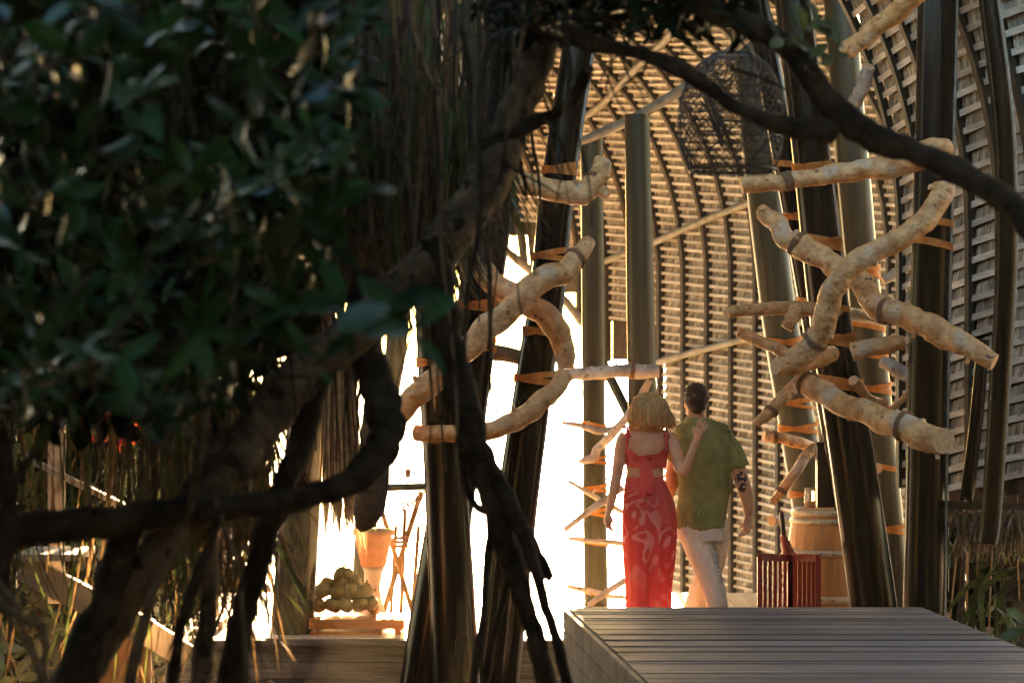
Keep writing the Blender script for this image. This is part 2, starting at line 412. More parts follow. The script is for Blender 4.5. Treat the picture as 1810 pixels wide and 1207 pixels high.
def vmin_far(x):
    if x >= 1160: return -1.25
    if x >= 1066: return 1.86
    if x >= 1025: return 1.86 + (1066-x)/41*0.45
    if x >= 905: return 2.31 + (1025-x)/120*0.66
    if x >= 840: return 2.97 + (905-x)/65*0.5
    return 3.9
shell('thatched_pavilion', 'tall curved thatch and slat wall vaulting over behind the walking couple', 
      [(1660,20.9),(1500,22),(1350,23),(1165,24),(1000,24.6),(850,25),(560,25.3),(-100,25.4)], -1.25, 2.7, 2.9, (-0.93,-0.37),  # left end lengthened out of sight to keep light off the leaves
      0.084, 0.315, 2.3, vmin_far, -0.10,
      [([(1166,1.84),(1250,1.97),(1330,2.08),(1480,2.3),(1600,2.45)], 0.034),
       ([(1075,2.86),(1200,3.11),(1330,3.36),(1480,3.6),(1600,3.75)], 0.034),
       ([(1040,4.2),(1150,4.5),(1260,4.9),(1380,5.3),(1500,5.6)], 0.036)], (2.2, 23.5, -1.25))
def vmin_near(x): return 0.98
shell('thatched_screen', 'thatch and slat wall close at the right edge, ending above a hanging straw fringe',
      [(1598,17.2),(1700,16.4),(1810,15.8),(2000,15.2)], 0.98, 2.75, 3.0, (-0.8,-0.45),
      0.125, 0.325, 0.75, vmin_near, -0.16, [], (2.9, 16.4, 0.98), rw=0.045)
# left wall of the pavilion, glimpsed through the leaves
shell('thatched_side_wall', 'golden thatch wall glimpsed through gaps in the hanging roots, upper left', 
      [(60,16.8),(300,17.6),(560,18.4),(800,19.0),(870,19.3)], 2.6, 3.0, 2.6, (0.75,-0.5), 0.09, 0.3, 1.2,
      lambda x: 2.9, 0.05, [], (-1.9, 18, 2.6))

# unseen roof added above the frame to cut down skylight
t = thing('sky_blocking_roof', 'unseen roof slab added above the columns to block skylight', 'roof', (0.0, 15.0, 6.6))
b = MB()
for i in range(24):
    x0 = -9 + i*0.75; b.box((x0+0.37, 17.2, 6.8+0.05*math.sin(i*2.1)), (0.74, 8.0, 0.16))
    b.bar((x0+0.37, 21.2, 6.75), (x0+0.37, 25.2, 5.72), 0.74, 0.12)
b.build('thatch', M['soil'], t)

# arch edge beam of the opening
t = thing('arch_beam', 'pale edge beam curving round the blown out opening at left of the far wall', 'beam', tuple(P(960,520,24.3)))
b = MB(); b.tube([P(*q) for q in spline([(860,418,24.6),(905,452,24.5),(960,497,24.4),(1000,533,24.3),(1030,572,24.2)],5)], 0.045, 8, rough=0.1)
b.build('beam', M['bamboo'], t)

# ------------------------------------------------------------------ columns
COLS = {}
def column(key, pts, label, m='column', group=None, edge=None):
    """pts: (x, y, width_px, depth)"""
    sp = spline(pts, 5)
    ps = [P(x, y, d) for x, y, w_, d in sp]; rd = [px(w_/2, d) for x, y, w_, d in sp]
    COLS[key] = (sp, rd)
    base = min(ps, key=lambda p: p.z)
    t = thing('leaning_column', label, 'column', tuple(base), group)
    b = MB(); b.tube(ps, rd, 28, rough=0.03, nscale=1.5); b.build('shaft', M[m], t)
    if edge:       # pale strip standing in for the sunlit edge of the shaft
        for (dx, wpx, mm) in edge:
            b = MB(); b.tube([P(x+dx*w_/2, y, d-0.03) for x,y,w_,d in sp], [px(wpx/2, d) for x,y,w_,d in sp], 10, rough=0.05, nscale=2)
            b.build('lit_edge_strip', M[mm], t)
    return t
def colat(key, y):
    sp, rd = COLS[key]
    for a, c, r in zip(sp, sp[1:], rd):
        if (a[1]-y)*(c[1]-y) <= 0 and a[1] != c[1]:
            k = (y-a[1])/(c[1]-a[1]); q = tuple(a[i]+(c[i]-a[i])*k for i in range(4)); return q
    return min(sp, key=lambda q: abs(q[1]-y))
G1 = 'dark columns of the left cluster'; G2 = 'dark columns of the right cluster'; G3 = 'olive columns behind the couple'
column('A', [(1046,243,40,18.6),(1049,650,41,18.6),(1054,1075,42,18.6)], 'slim olive upright column ringed with small pale branches, left of the woman', 'olive', G3)
column('B', [(1126,203,44,18.2),(1134,640,50,18.2),(1142,1085,52,18.2)], 'olive upright column rising behind the blonde woman', 'olive', G3)
column('C', [(1293,-120,60,18.8),(1318,0,60,18.8),(1342,260,62,18.8),(1378,560,64,18.8),(1418,800,66,18.8),(1462,1066,68,18.8)], 'olive leaning column behind the barrel, bound with straps at left of the right cluster', 'olive', G2)
column('C2', [(1312,-120,44,17.2),(1336,0,44,17.2),(1392,298,46,17.2),(1424,470,48,17.2),(1456,650,48,17.2),(1488,830,50,17.2),(1525,1085,50,17.2)], 'slender dark glossy column tucked behind the left edge of the big leaning one', 'column', G2)
column('D', [(1384,-120,62,16.4),(1400,0,62,16.4),(1436,300,66,16.4),(1466,560,72,16.4),(1505,800,78,16.4),(1551,1124,84,16.4)], 'thick dark glossy leaning column in front of the wine barrel', 'column', G2, [(0.93,9,'driftpale')])
column('F', [(1470,-120,54,18.4),(1484,0,55,18.4),(1506,280,58,18.4),(1528,520,58,18.4),(1546,700,58,18.4),(1583,1074,58,18.4)], 'olive column visible between the thick leaning column and the near upright one', 'olive', G2)
column('E', [(1660,-120,66,15.5),(1657,0,68,15.5),(1650,300,68,15.5),(1641,640,70,15.5),(1632,1100,74,15.5),(1624,1500,78,15.5)], 'black glossy upright column nearest the right edge of the deck', 'column', G2, [(0.93,12,'bamboo')])
column('W', [(1735,-100,34,14.9),(1748,0,36,14.9),(1774,220,38,14.9),(1779,450,38,14.9),(1768,660,36,14.9),(1752,905,34,14.9),(1745,960,33,14.9)], 'bowed dark pole in front of the thatch at the right edge', 'column', None, [(0.9,7,'bamboo')])
column('H', [(1052,-150,56,16.0),(1034,0,56,16.0),(985,330,58,16.0),(965,530,60,16.0),(945,660,66,16.0),(912,900,72,16.0),(872,1250,78,16.0),(848,1480,80,16.0)], 'dark leaning column with gold lit right edge, rightmost of the left cluster', 'column', G1, [(0.94,9,'bamboo')])
column('J', [(935,-150,68,15.9),(922,0,70,15.9),(884,270,72,15.9),(848,520,74,15.9),(822,720,76,15.9),(796,900,78,15.9),(742,1250,84,15.9),(715,1480,86,15.9)], 'dark column slanting down to the left behind the crossed branches, middle of the left cluster', 'column', G1, [(0.92,10,'bamboo')])
column('G', [(735,-100,66,15.4),(740,200,66,15.4),(762,449,68,15.4),(771,600,70,15.4),(786,826,74,15.4),(806,1207,84,15.4),(815,1480,86,15.4)], 'dark near upright column behind the forked root, leaning right at its foot', 'column', G1, [(0.93,8,'bamboo')])
column('I', [(600,-100,55,16.1),(585,200,56,16.1),(565,480,60,16.1),(545,700,64,16.1),(530,900,70,16.6),(516,1121,76,16.75)], 'dark column with gold right side standing left of the fruit pile', 'column', G1, [(0.86,11,'bamboo')])
column('K', [(712,420,34,18.5),(700,620,36,18.5),(672,760,38,18.5),(650,900,38,18.5),(640,1070,38,18.5)], 'thin leaning pole behind the hanging dry fronds', 'olive', G1)
column('V', [(1738,600,22,15.4),(1726,740,24,15.4),(1708,885,24,15.4)], 'short dark slanting pole propping the thatch at right', 'column')
# braces behind the couple
t = thing('diagonal_brace', 'short dark brace leaning behind the head of the blonde woman', 'brace', tuple(P(1110,700,19)))
b = MB(); b.tube([P(1065,640,19.2),(P(1125,760,18.9))], px(9,19), 10); b.build('pole', M['olive'], t)
t = thing('top_beam', 'pale round beam joining the tops of the two olive columns', 'beam', tuple(P(1090,225,18.3)))
b = MB(); b.tube([P(*q) for q in spline([(1000,262,18.7),(1046,243,18.5),(1128,205,18.2),(1210,155,17.9),(1290,92,17.6),(1360,30,17.3)],5)], 0.038, 10, rough=0.12, nscale=5); b.build('pole', M['bamboo'], t)

# ------------------------------------------------------------------ driftwood branches tied to the columns
def strap(parent, key, y, hpx=9, n=2, push=1.05, tilt=0.2, m='strap'):
    x, yy, w_, d = colat(key, y)
    r = px(w_/2, d)*1.06; c = P(x, y, d)
    for i in range(n):
        b = MB(); seg = 28; vs = []; fs = []
        tl = tilt*(1 if i % 2 else -1)*random.uniform(0.5, 1.1); hh = 1.25*px(hpx, d)*random.uniform(0.8,1.15)
        ph = random.uniform(-0.5, 0.5)
        for k in range(seg):
            a = 2*math.pi*k/seg
            rx = r*1.04*math.cos(a); ry = -r*math.sin(a)*(push if math.sin(a) > 0 else 1.02)
            zz = tl*rx*math.cos(ph) + tl*ry*math.sin(ph)*0.6
            for q in (-0.5, 0.5):
                vs.append(c + Vector((rx, ry, zz + q*hh + (i-0.5)*0.02)))
        for k in range(seg):
            k2 = (k+1) % seg; fs.append((2*k, 2*k2, 2*k2+1, 2*k+1))
        b.add(vs, fs, 0, True); b.build('strap', M[m], parent)

def log(label, pts, straps=(), m='drift', twigs=(), group=None, rough=0.10, ropes=(), seg=24, name='driftwood_branch'):
    """pts: (x, y, width_px, depth)"""
    sp = spline(pts, 12); seed = random.uniform(0, 50)
    ps = [P(x, y, d) for x, y, w_, d in sp]; rd = [0.94*px(w_/2, d)*(1+0.12*noise.noise(Vector((i*0.10,seed,0)))) for i, (x, y, w_, d) in enumerate(sp)]
    # crooked, as driftwood is
    for i in range(1, len(ps)-1):
        ps[i] = ps[i] + Vector((noise.noise(Vector((i*0.12, seed, 0))), noise.noise(Vector((i*0.12, seed, 4))), noise.noise(Vector((i*0.12, seed, 9)))))*rd[i]*0.32*min(1, i/5, (len(ps)-1-i)/5)
    t = thing(name, label, 'branch', tuple(ps[len(ps)//2]), group)
    b = MB(); b.tube(ps, rd, seg, 0, rough, 11.0, True, 1, seed=seed)
    for q_ in range(3):      # knots and broken nubs
        i = random.randrange(3, len(ps)-3); ax = (ps[i+1]-ps[i]).normalized(); dr = Vector((random.gauss(0,.6), -1 if q_ else random.gauss(0,1), random.gauss(0,1))); dr = (dr-ax*dr.dot(ax)).normalized()
        b.tube([ps[i]+dr*rd[i]*0.5, ps[i]+dr*rd[i]*1.02, ps[i]+dr*rd[i]*1.14+ax*rd[i]*.1], [rd[i]*.55, rd[i]*.3, rd[i]*.17], 8, 0, 0.2, 20, True, 1)

    for (k, dx, dy, wpx) in twigs:       # broken side stubs
        i = int(k*(len(ps)-1)); x, y, w_, d = sp[i]; p0 = ps[i]; p1 = p0 + Vector((px(dx, d), -0.03, -px(dy, d)))
        b.tube([p0, p0.lerp(p1, 0.5), p1], [px(wpx/2,d)*1.5, px(wpx/2, d), px(wpx/2, d)*0.8], 9, 0, 0.2, 14, True, 1)
    b.build('wood', [M[m], M['cut']], t)
    for k in ropes:
        i = int(k*(len(ps)-2)); c = ps[i]; ax = (ps[i+1]-ps[i]).normalized(); r = rd[i]*1.12
        u = ax.orthogonal().normalized(); v = ax.cross(u)
        b = MB(); cnt = 60; 
        b.tube([c + (u*math.cos(a)+v*math.sin(a))*r + ax*(a/(2*math.pi)-1.5)*0.011 for a in [j*0.35 for j in range(int(2*math.pi*3/0.35)+1)]], 0.0055, 6)
        b.build('rope', M['rope'], t)
    for s_ in straps: strap(t, *s_)
    return t
GL = 'driftwood branches tied to the left cluster'; GR = 'driftwood branches tied to the right cluster'; GM = 'pale branches on the slim column'
log('fat horizontal driftwood log with knot holes across the top of the left cluster', [(840,322,44,15.2),(900,325,46,15.2),(960,328,46,15.2),(1015,345,44,15.2),(1045,330,42,15.2),(1066,285,34,15.3)], [('H',300,9,2),('J',350,10,3),('J',295,9,2)], 'drift', [(0.75,34,-30,26),(0.82,26,22,24)], GL, ropes=(0.86,))
log('bent driftwood branch running down under the crossing log in the left cluster', [(820,395,34,15.3),(835,440,40,15.25),(862,488,44,15.2),(910,520,46,15.2),(960,555,46,15.2),(992,598,42,15.3),(1000,652,34,15.3)], [('J',540,9,2),('H',585,9,2)], 'drift', (), GL)
log('long driftwood branch rising right across the left cluster, thickest at the crossing', [(702,738,40,15.0),(745,690,44,14.95),(800,640,44,14.9),(850,592,46,14.9),(905,545,46,14.9),(950,500,46,14.95),(1000,482,44,15.05),(1022,452,38,15.1),(1040,428,30,15.2)], [('G',640,9,2),('J',610,9,2),('H',452,9,2)], 'drift', [(0.12,-14,-26,12),(0.55,10,-22,10)], GL, ropes=(0.87,))
log('driftwood branch hooking up to the right, lowest of the left cluster', [(735,765,30,15.1),(800,768,32,15.0),(850,765,34,15.0),(900,748,36,15.0),(942,722,38,15.05),(975,695,36,15.1),(1000,662,34,15.2)], [('G',770,9,1),('H',668,9,2)], 'drift', [(0.55,-6,-26,10),(0.9,8,-8,20)], GL)
log('dark backlit branch passing behind the left cluster', [(745,628,30,17),(820,622,32,16.8),(900,628,30,16.8),(960,640,28,16.8)], [], 'barklight', (), GL)
log('cut pale log jutting right toward the olive column above the woman', [(985,662,20,16.9),(1035,660,24,17.4),(1085,655,26,17.8),(1125,655,26,17.85),(1165,656,25,17.85)], [('A',665,6,1)], 'driftpale', [(0.5,3,-14,6),(0.6,12,-12,5)], GM, ropes=(0.72,))
log('forked pale twig at shoulder height left of the woman, topmost on its column', [(992,746,7,18.2),(1025,752,11,18.2),(1060,762,14,18.3),(1085,757,10,18.4)], [('A',748,5,1)], 'driftpale', [(0.45,4,-12,4)], GM, 0.2)
log('long pale branch slanting from above the blonde head down across the slim column', [(1148,672,12,18.0),(1120,720,15,18.05),(1085,765,17,18.1),(1060,790,16,18.2),(1045,810,18,18.2),(1022,816,9,18.2)], [('A',812,5,2)], 'driftpale', [(0.55,-8,10,7)], GM, 0.2)
log('thin pale twig pointing left and down behind the elbow of the woman', [(1003,850,7,18.2),(1030,864,9,18.2),(1060,882,11,18.3),(1100,905,8,18.4)], [('A',862,5,2)], 'driftpale', [(0.5,10,-8,4)], GM, 0.2)
log('pale cut branch slanting up right behind the hanging hand of the woman', [(998,936,11,18.0),(1030,912,13,18.05),(1062,890,14,18.1),(1100,862,12,18.2)], [('A',905,5,2)], 'driftpale', (), GM, 0.2)
log('level pale branch tied below the hand of the woman', [(1005,951,8,18.2),(1050,956,10,18.2),(1100,960,10,18.3)], [('A',956,5,1)], 'driftpale', [(0.3,-4,5,4)], GM, 0.2)
log('thin pale branch near the foot of the slim column', [(1003,1036,8,18.2),(1045,1043,11,18.2),(1075,1052,10,18.2),(1110,1056,8,18.3)], [('A',1046,5,1)], 'driftpale', [(0.3,6,8,4)], GM, 0.2)
log('pale branch slanting up right at the foot of the slim column', [(1040,1070,12,17.95),(1070,1048,12,17.95),(1105,1024,12,18.0)], (), 'driftpale', (), GM, 0.2)
# right cluster
log('topmost level driftwood log with pale cut left end in the right cluster', [(1310,328,34,14.9),(1345,325,34,14.9),(1380,322,30,14.9),(1440,314,34,14.9),(1500,305,38,14.9),(1560,296,44,14.8),(1610,282,50,14.7),(1650,266,44,14.6),(1680,262,34,14.6)], [('C2',290,9,1),('D',298,9,2),('F',300,9,2)], 'drift', [(0.62,4,-22,12),(0.85,10,-14,30)], GR, ropes=(0.28,0.3))
log('gnarled driftwood branch sloping down right across all right columns, grey at its tip', [(1345,372,26,15.0),(1368,392,34,14.95),(1395,425,40,14.9),(1430,448,42,14.85),(1480,468,42,14.8),(1525,500,46,14.75),(1560,545,46,14.7),(1610,562,48,14.6),(1660,585,46,14.5),(1705,608,42,14.4),(1758,640,32,14.3)], [('C2',385,9,2),('D',432,10,3),('F',480,9,2)], 'drift', [(0.05,-6,-14,16),(0.62,10,-20,12),(0.72,-8,30,8),(0.85,12,-16,8),(0.93,-12,26,9)], GR, rough=0.26, ropes=(0.25,0.62))
log('smooth curving driftwood branch descending left in front of the others in the right cluster', [(1668,328,40,14.3),(1648,372,42,14.25),(1610,410,42,14.2),(1560,438,42,14.2),(1510,468,44,14.2),(1475,510,46,14.2),(1462,555,46,14.25),(1442,600,46,14.3),(1400,640,44,14.35)], [('E',390,10,1),('E',428,10,1),('D',602,10,3)], 'drift', [(0.04,-26,-6,14)], GR, ropes=(0.9,))
log('stubby orange lit log end poking left below the curving branch', [(1372,646,34,14.7),(1400,648,34,14.75),(1430,640,34,14.9),(1470,625,30,15.2)], (), 'drift', (), GR)
log('heavy driftwood log jutting toward the right with big sawn end, lowest of the right cluster', [(1412,672,34,14.9),(1440,690,44,14.8),(1490,710,46,14.6),(1540,735,48,14.4),(1590,752,50,14.2),(1635,768,52,14.1),(1668,779,52,14.0)], [('D',682,10,3),('C2',665,9,1)], 'drift', [(0.6,-2,26,8),(0.92,0,32,9),(0.4,-6,22,8)], GR, ropes=(0.12,0.7))
log('pale thin log pointing left out of the right cluster at mid height', [(1284,555,20,15.6),(1320,548,22,15.7),(1380,545,26,15.9),(1450,548,28,16.1),(1560,565,24,17)], [('C2',530,8,1),('D',540,8,1)], 'drift', (), GR)
log('slim branch with rounded tip descending right beside the wall', [(1304,586,18,15.8),(1340,602,22,15.8),(1380,622,24,15.8),(1420,636,24,15.9)], [('C',605,6,2)], 'drift', (), GR)
log('short upright orange stub between two glossy poles', [(1390,580,24,15.6),(1400,560,26,15.6),(1408,540,22,15.7)], (), 'drift', (), GR)
log('pale branch end sloping down left beside the shoulder height of the man', [(1336,750,18,16.6),(1362,725,22,16.6),(1392,695,26,16.7),(1418,668,26,16.9)], [('C',712,6,2)], 'drift', (), GR, ropes=(0.35,))
log('pale blunt branch crossing the olive column above the barrel', [(1350,770,20,17.5),(1375,774,20,17.5),(1410,783,22,17.6),(1438,790,20,17.8)], [('C',756,6,2)], 'drift', (), GR, ropes=(0.3,))
log('branch sloping down left toward the barrel top', [(1364,888,14,17.4),(1385,862,18,17.4),(1412,826,20,17.4),(1440,790,20,17.5)], [('C',872,6,2)], 'drift', (), GR, ropes=(0.3,))
log('pale round branch end peeping out left of the barrel', [(1364,920,20,18.1),(1380,918,20,18.2),(1420,915,18,18.4)], (), 'driftpale', (), GR)
log('glowing orange log joining two right columns', [(1505,622,36,15.9),(1550,612,34,15.9),(1598,606,28,15.9)], [('F',575,9,1),('F',625,9,1)], 'drift', (), GR)
log('shadowed log behind the near upright column', [(1560,640,22,16.6),(1590,655,26,16.5),(1640,680,26,16.4)], (), 'driftpale', (), GR)
log('short pale cut stub on the olive column right of the thick one', [(1552,827,20,17.9),(1535,826,20,18.1)], [('F',822,7,1)], 'drift', (), GR)
log('small branch below the heavy log linking two columns', [(1508,672,20,16.2),(1535,706,22,16.4),(1562,715,20,16.6)], [('F',686,8,2),('F',716,7,1)], 'drift', (), GR)
log('thin orange branch rising right toward the near upright column', [(1548,745,12,16.6),(1580,720,13,16.6),(1612,690,13,16.6)], [('F',935,7,2)], 'drift', (), GR)
log('pale branch peeking out between far wall and upright column', [(1560,496,16,17.5),(1588,480,18,17.5),(1620,462,18,17.5)], (), 'driftpale', (), GR)
log('bare log slanting up right under the vault near the top edge', [(1492,92,34,14.6),(1530,66,36,14.5),(1570,36,38,14.4),(1610,0,40,14.3),(1650,-40,40,14.2)], (), 'drift', [(0.2,-14,22,22)], GR)
log('short shaded log hanging behind the arching bough', [(1505,190,26,16.5),(1522,160,26,16.4),(1536,118,24,16.3)], (), 'driftpale', (), GR)

# ------------------------------------------------------------------ the big foreground tree: trunk, limbs, aerial roots, crown
tree = thing('banyan_tree', 'large dark tree filling the left foreground with diagonal trunk, hanging roots and glossy leaves', 'tree', tuple(P(-100, 1330, 8.6)))
def limb(name, pts, m='bark', rough=0.2, seg=26, ns=9.0):
    sp = spline(pts, 14 if seg > 20 else 7); b = MB()
    ps = [P(x, y, d) for x, y, w_, d in sp]; sd_ = random.uniform(0, 90)
    ps = [p + Vector((noise.noise(Vector((i*(0.15 if seg > 20 else 0.3), sd_, 0))), 0, noise.noise(Vector((i*(0.15 if seg > 20 else 0.3), sd_, 7)))))*px(w_,d)*0.12 for i, (p, (x,y,w_,d)) in enumerate(zip(ps, sp))]
    b.tube(ps, [(0.86 if seg > 20 else 1.0)*px(w_/2, d)*(1+0.07*noise.noise(Vector((i*0.3, sd_, 2)))) for i, (x, y, w_, d) in enumerate(sp)], seg, 0, rough, ns, seed=sd_)
    return b.build(name, M[m], tree)
limb('trunk', [(1030,-120,50,9.6),(978,0,58,9.6),(950,100,66,9.55),(915,200,74,9.5),(870,300,84,9.4),(805,405,92,9.3),(730,490,86,9.2),(650,565,88,9.1),(560,640,90,9.0),(480,725,94,8.9),(415,805,94,8.8),(350,890,92,8.7),(270,990,88,8.6),(200,1090,90,8.6),(120,1215,96,8.6),(50,1350,110,8.6)], 'barklight', 0.17)
limb('limb', [(-90,955,74,8.3),(40,938,70,8.35),(180,920,62,8.4),(320,905,56,8.5),(430,893,50,8.6),(520,884,50,8.7),(600,862,54,8.8),(655,822,66,8.9),(684,770,72,9.0),(672,705,78,9.1),(652,640,76,9.2),(640,560,66,9.3),(655,480,60,9.35)])
limb('limb', [(900,20,60,9.5),(955,38,56,9.2),(1010,62,48,9.0),(1060,80,36,8.9),(1110,90,30,8.85),(1150,100,30,8.8),(1195,118,36,8.7),(1240,146,34,8.7),(1290,182,32,8.7),(1345,210,32,8.7),(1400,224,40,8.75),(1470,234,54,8.8)])
limb('limb', [(1090,-80,50,8.9),(1180,-20,46,8.9),(1250,18,46,8.85),(1330,48,46,8.8),(1400,92,48,8.8),(1450,160,56,8.8),(1505,220,62,8.8),(1575,255,56,8.8),(1650,284,54,8.75),(1720,314,52,8.7),(1782,360,54,8.6),(1850,430,58,8.5),(1950,560,62,8.4)])
limb('limb', [(1150,-60,40,9.2),(1170,-10,34,9.2),(1190,30,26,9.2),(1210,60,14,9.2)], 'barklight')
limb('limb', [(905,-80,46,9.9),(895,20,44,9.9),(884,110,40,9.8),(872,200,30,9.7),(866,262,26,9.5)], 'bark')
limb('limb', [(850,262,34,9.4),(900,236,34,9.4),(950,216,30,9.45),(1010,180,26,9.4),(1040,120,24,9.3)], 'bark')
limb('aerial_root', [(760,420,50,9.2),(778,500,60,9.2),(788,590,64,9.2),(812,690,64,9.2),(838,785,64,9.2),(862,860,60,9.2),(888,930,52,9.2),(908,1000,46,9.2),(932,1080,42,9.2),(958,1170,42,9.2),(990,1290,44,9.2)])
limb('aerial_root', [(850,815,40,9.2),(880,850,34,9.15),(908,905,36,9.15),(935,955,36,9.15),(960,1000,30,9.15),(975,1024,18,9.15)])
limb('aerial_root', [(930,950,24,9.1),(950,1020,26,9.1),(970,1090,24,9.1),(992,1160,24,9.1),(1012,1260,26,9.1)])
limb('aerial_root', [(862,870,34,9.25),(868,940,24,9.3),(860,1000,18,9.3),(855,1080,16,9.3),(845,1150,18,9.3),(828,1260,22,9.3)])
limb('aerial_root', [(822,800,26,9.3),(826,860,18,9.3),(846,898,18,9.3),(880,905,30,9.25),(910,930,22,9.2)])
limb('aerial_root', [(900,930,24,9.3),(906,1000,16,9.3),(884,1080,14,9.3),(862,1180,14,9.35),(850,1260,16,9.35)])
limb('aerial_root', [(575,640,46,9.1),(548,730,52,9.1),(512,830,52,9.1),(478,930,50,9.1),(446,1030,50,9.1),(420,1130,52,9.1),(395,1280,60,9.1)])
limb('aerial_root', [(405,560,16,9.0),(392,660,24,8.9),(388,760,28,8.8),(372,880,30,8.7),(372,1000,34,8.7),(362,1120,40,8.7),(350,1280,44,8.7)], 'barklight')
limb('aerial_root', [(372,700,10,8.5),(352,800,14,8.4),(335,900,18,8.4),(300,980,20,8.4),(262,1070,22,8.4),(235,1180,26,8.4),(225,1280,28,8.4)], 'barklight')
limb('aerial_root', [(395,900,16,8.2),(372,960,20,8.2),(340,1040,22,8.2),(318,1120,24,8.2),(300,1240,28,8.2)])
limb('aerial_root', [(240,915,60,8.5),(210,980,60,8.5),(185,1060,66,8.5),(150,1150,80,8.5),(110,1300,96,8.5)])
limb('aerial_root', [(0,760,34,8.1),(14,860,40,8.1),(6,960,44,8.1),(-10,1080,60,8.1)])
limb('aerial_root', [(380,880,7,8.0),(400,940,8,8.0),(420,1000,9,8.0),(428,1080,10,8.0),(440,1240,12,8.0)], 'barklight')
limb('aerial_root', [(-20,1050,26,7.8),(30,1085,22,7.8),(70,1110,18,7.8),(80,1160,12,7.8),(60,1230,12,7.8)], 'barklight')
limb('aerial_root', [(-20,1010,14,7.8),(20,1060,16,7.8),(40,1110,14,7.8),(60,1160,16,7.8),(95,1240,18,7.8)], 'barklight')
limb('aerial_root', [(20,860,12,8.0),(60,800,18,8.0),(110,730,20,8.0),(160,650,18,8.0),(200,560,14,8.1)], 'bark')
random.seed(21)
for i in range(62):      # thin hanging roots, one by one
    x0 = random.choice([random.uniform(580,860), random.uniform(820,1000), random.uniform(380,640)])
    d = random.uniform(8.2, 11.5); y1 = {0:0}.get(1, random.uniform(340, 720) if x0 > 820 else random.uniform(500, 900)); 
    if x0 > 900: y1 = random.uniform(250, 520)
    wv = random.uniform(3, 8) if random.random() < 0.8 else random.uniform(8, 14); dr = random.uniform(-70, 70)
    pts = [(x0 + dr*(k/6)**1.5 + random.uniform(-9, 9), -40 + (y1+40)*k/6, wv*(1-0.35*k/6), d) for k in range(7)]
    limb('aerial_root', pts, random.choice(['bark','root','barklight']), 0.1, 6)
for (a, c) in (((1100,100),(1140,190)),((1080,100),(1075,175)),((1145,105),(1100,170)),((1060,110),(1110,205)),((1120,60),(1060,150)),((960,210),(1022,330)),((895,290),(990,345)),((1010,20),(1110,45)),((1300,48),(1330,110)),((1290,120),(1440,180))):
    dx, dy = c[0]-a[0], c[1]-a[1]
    limb('twig', [(a[0],a[1],7,8.9),(a[0]+dx*.4+random.uniform(-12,12),a[1]+dy*.35,5,8.9),(a[0]+dx*.75+random.uniform(-10,10),a[1]+dy*.7,4,8.9),(c[0],c[1],2.5,8.9)], 'bark', 0.1, 6)

# leaves: folded, drooping ovals set in whorls along twigs
def leaf(b, p, d, up, L_, W_, mi=0, fold=0.25, droop=0.3):
    d = d.normalized(); sd_ = d.cross(up)
    if sd_.length < 1e-3: sd_ = d.orthogonal()
    sd_.normalize(); n = sd_.cross(d)
    vs = []; prof = (0.08, 0.62, 0.95, 1.0, 0.72, 0.0)
    for i, q in enumerate(prof):
        t = i/5; c = p + d*(L_*t) - n*(droop*L_*t*t); w_ = W_/2*q; e = n*fold*w_
        vs += [c - sd_*w_ + e, c, c + sd_*w_ + e]
    fs = []
    for i in range(5):
        a = i*3; fs += [(a, a+1, a+4, a+3), (a+1, a+2, a+5, a+4)]
    b.add(vs, fs, mi, True)
def rdir(zb=0.0):
    v = Vector((random.gauss(0,1), random.gauss(0,1), random.gauss(0,1)+zb)); return v.normalized()
def whorl(b, c, n, L_, axis=None, mi=0, stem=0):
    ax = axis or rdir(0.3)
    if stem:
        e1 = c - ax*0.12 + Vector((random.gauss(0,.03),0,-.02)); b.tube([c, e1, e1 - ax*0.14 + Vector((-.05,.03,-.02))], [.0022,.003,.0045], 5, stem)
    u = ax.orthogonal().normalized(); v = ax.cross(u)
    for i in range(n):
        a = 2*math.pi*i/n + random.uniform(-0.3, 0.3); d = (u*math.cos(a)+v*math.sin(a)) + ax*random.uniform(-0.1, 0.7)
        l = L_*random.uniform(0.6, 1.3)
        leaf(b, c + ax*random.uniform(-0.03,0.03), d, ax, l, l*random.uniform(0.28, 0.44), mi, random.uniform(0.05,0.5), random.uniform(0.0,0.5))
def inside(x, y):
    if x < -60: return True
    lim = 760 if x < 320 else 760 - (x-320)*0.55
    if x > 520: lim = 650 - (x-520)*3.0
    if x > 600: lim = 410-(x-600)*4.5
    return y < lim + 40*noise.noise(Vector((x*0.02, y*0.02, 3)))
random.seed(5)
b = MB()
n_ = 0
while n_ < 190:                 # nearest layer, big readable leaves
    x, y = random.uniform(-60, 780), random.uniform(-60, 800)
    if not inside(x, y): continue
    d = random.uniform(5.8, 7.6); whorl(b, P(x, y, d), random.choice((3,4,5,6)), 0.12, None, 0, 3); n_ += 1
for (x, y, k, ln) in ((770,590,4,0.17),(640,560,4,0.14),(540,560,4,0.12),(250,640,3,0.12),(610,640,3,0.10),(725,545,2,0.17),(690,330,2,.1)):
    whorl(b, P(x-40, y, 6.0), k, ln, Vector((0.3,-0.5,0.5)).normalized(), 0)
n_ = 0
while n_ < 1300:                # deeper layers
    x, y = random.uniform(-150, 800), random.uniform(-100, 760)
    if not inside(x+30, y+20): continue
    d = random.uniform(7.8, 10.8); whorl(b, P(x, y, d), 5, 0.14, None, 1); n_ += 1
n_ = 0
while n_ < 330:                 # leaves massed along the top edge
    x, y = random.uniform(850, 1330), random.uniform(-140, 70)
    if y > 60 - abs(x-1080)*0.12 and random.random() < 0.7: continue
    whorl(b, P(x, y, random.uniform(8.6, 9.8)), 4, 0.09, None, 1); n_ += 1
for (x, y) in ((1400,62),(1425,55),(1470,72),(1480,90),(1440,40),(1385,70)):
    whorl(b, P(x, y, 8.7), 3, 0.10, Vector((0.4,-0.6,0.4)).normalized(), 2)
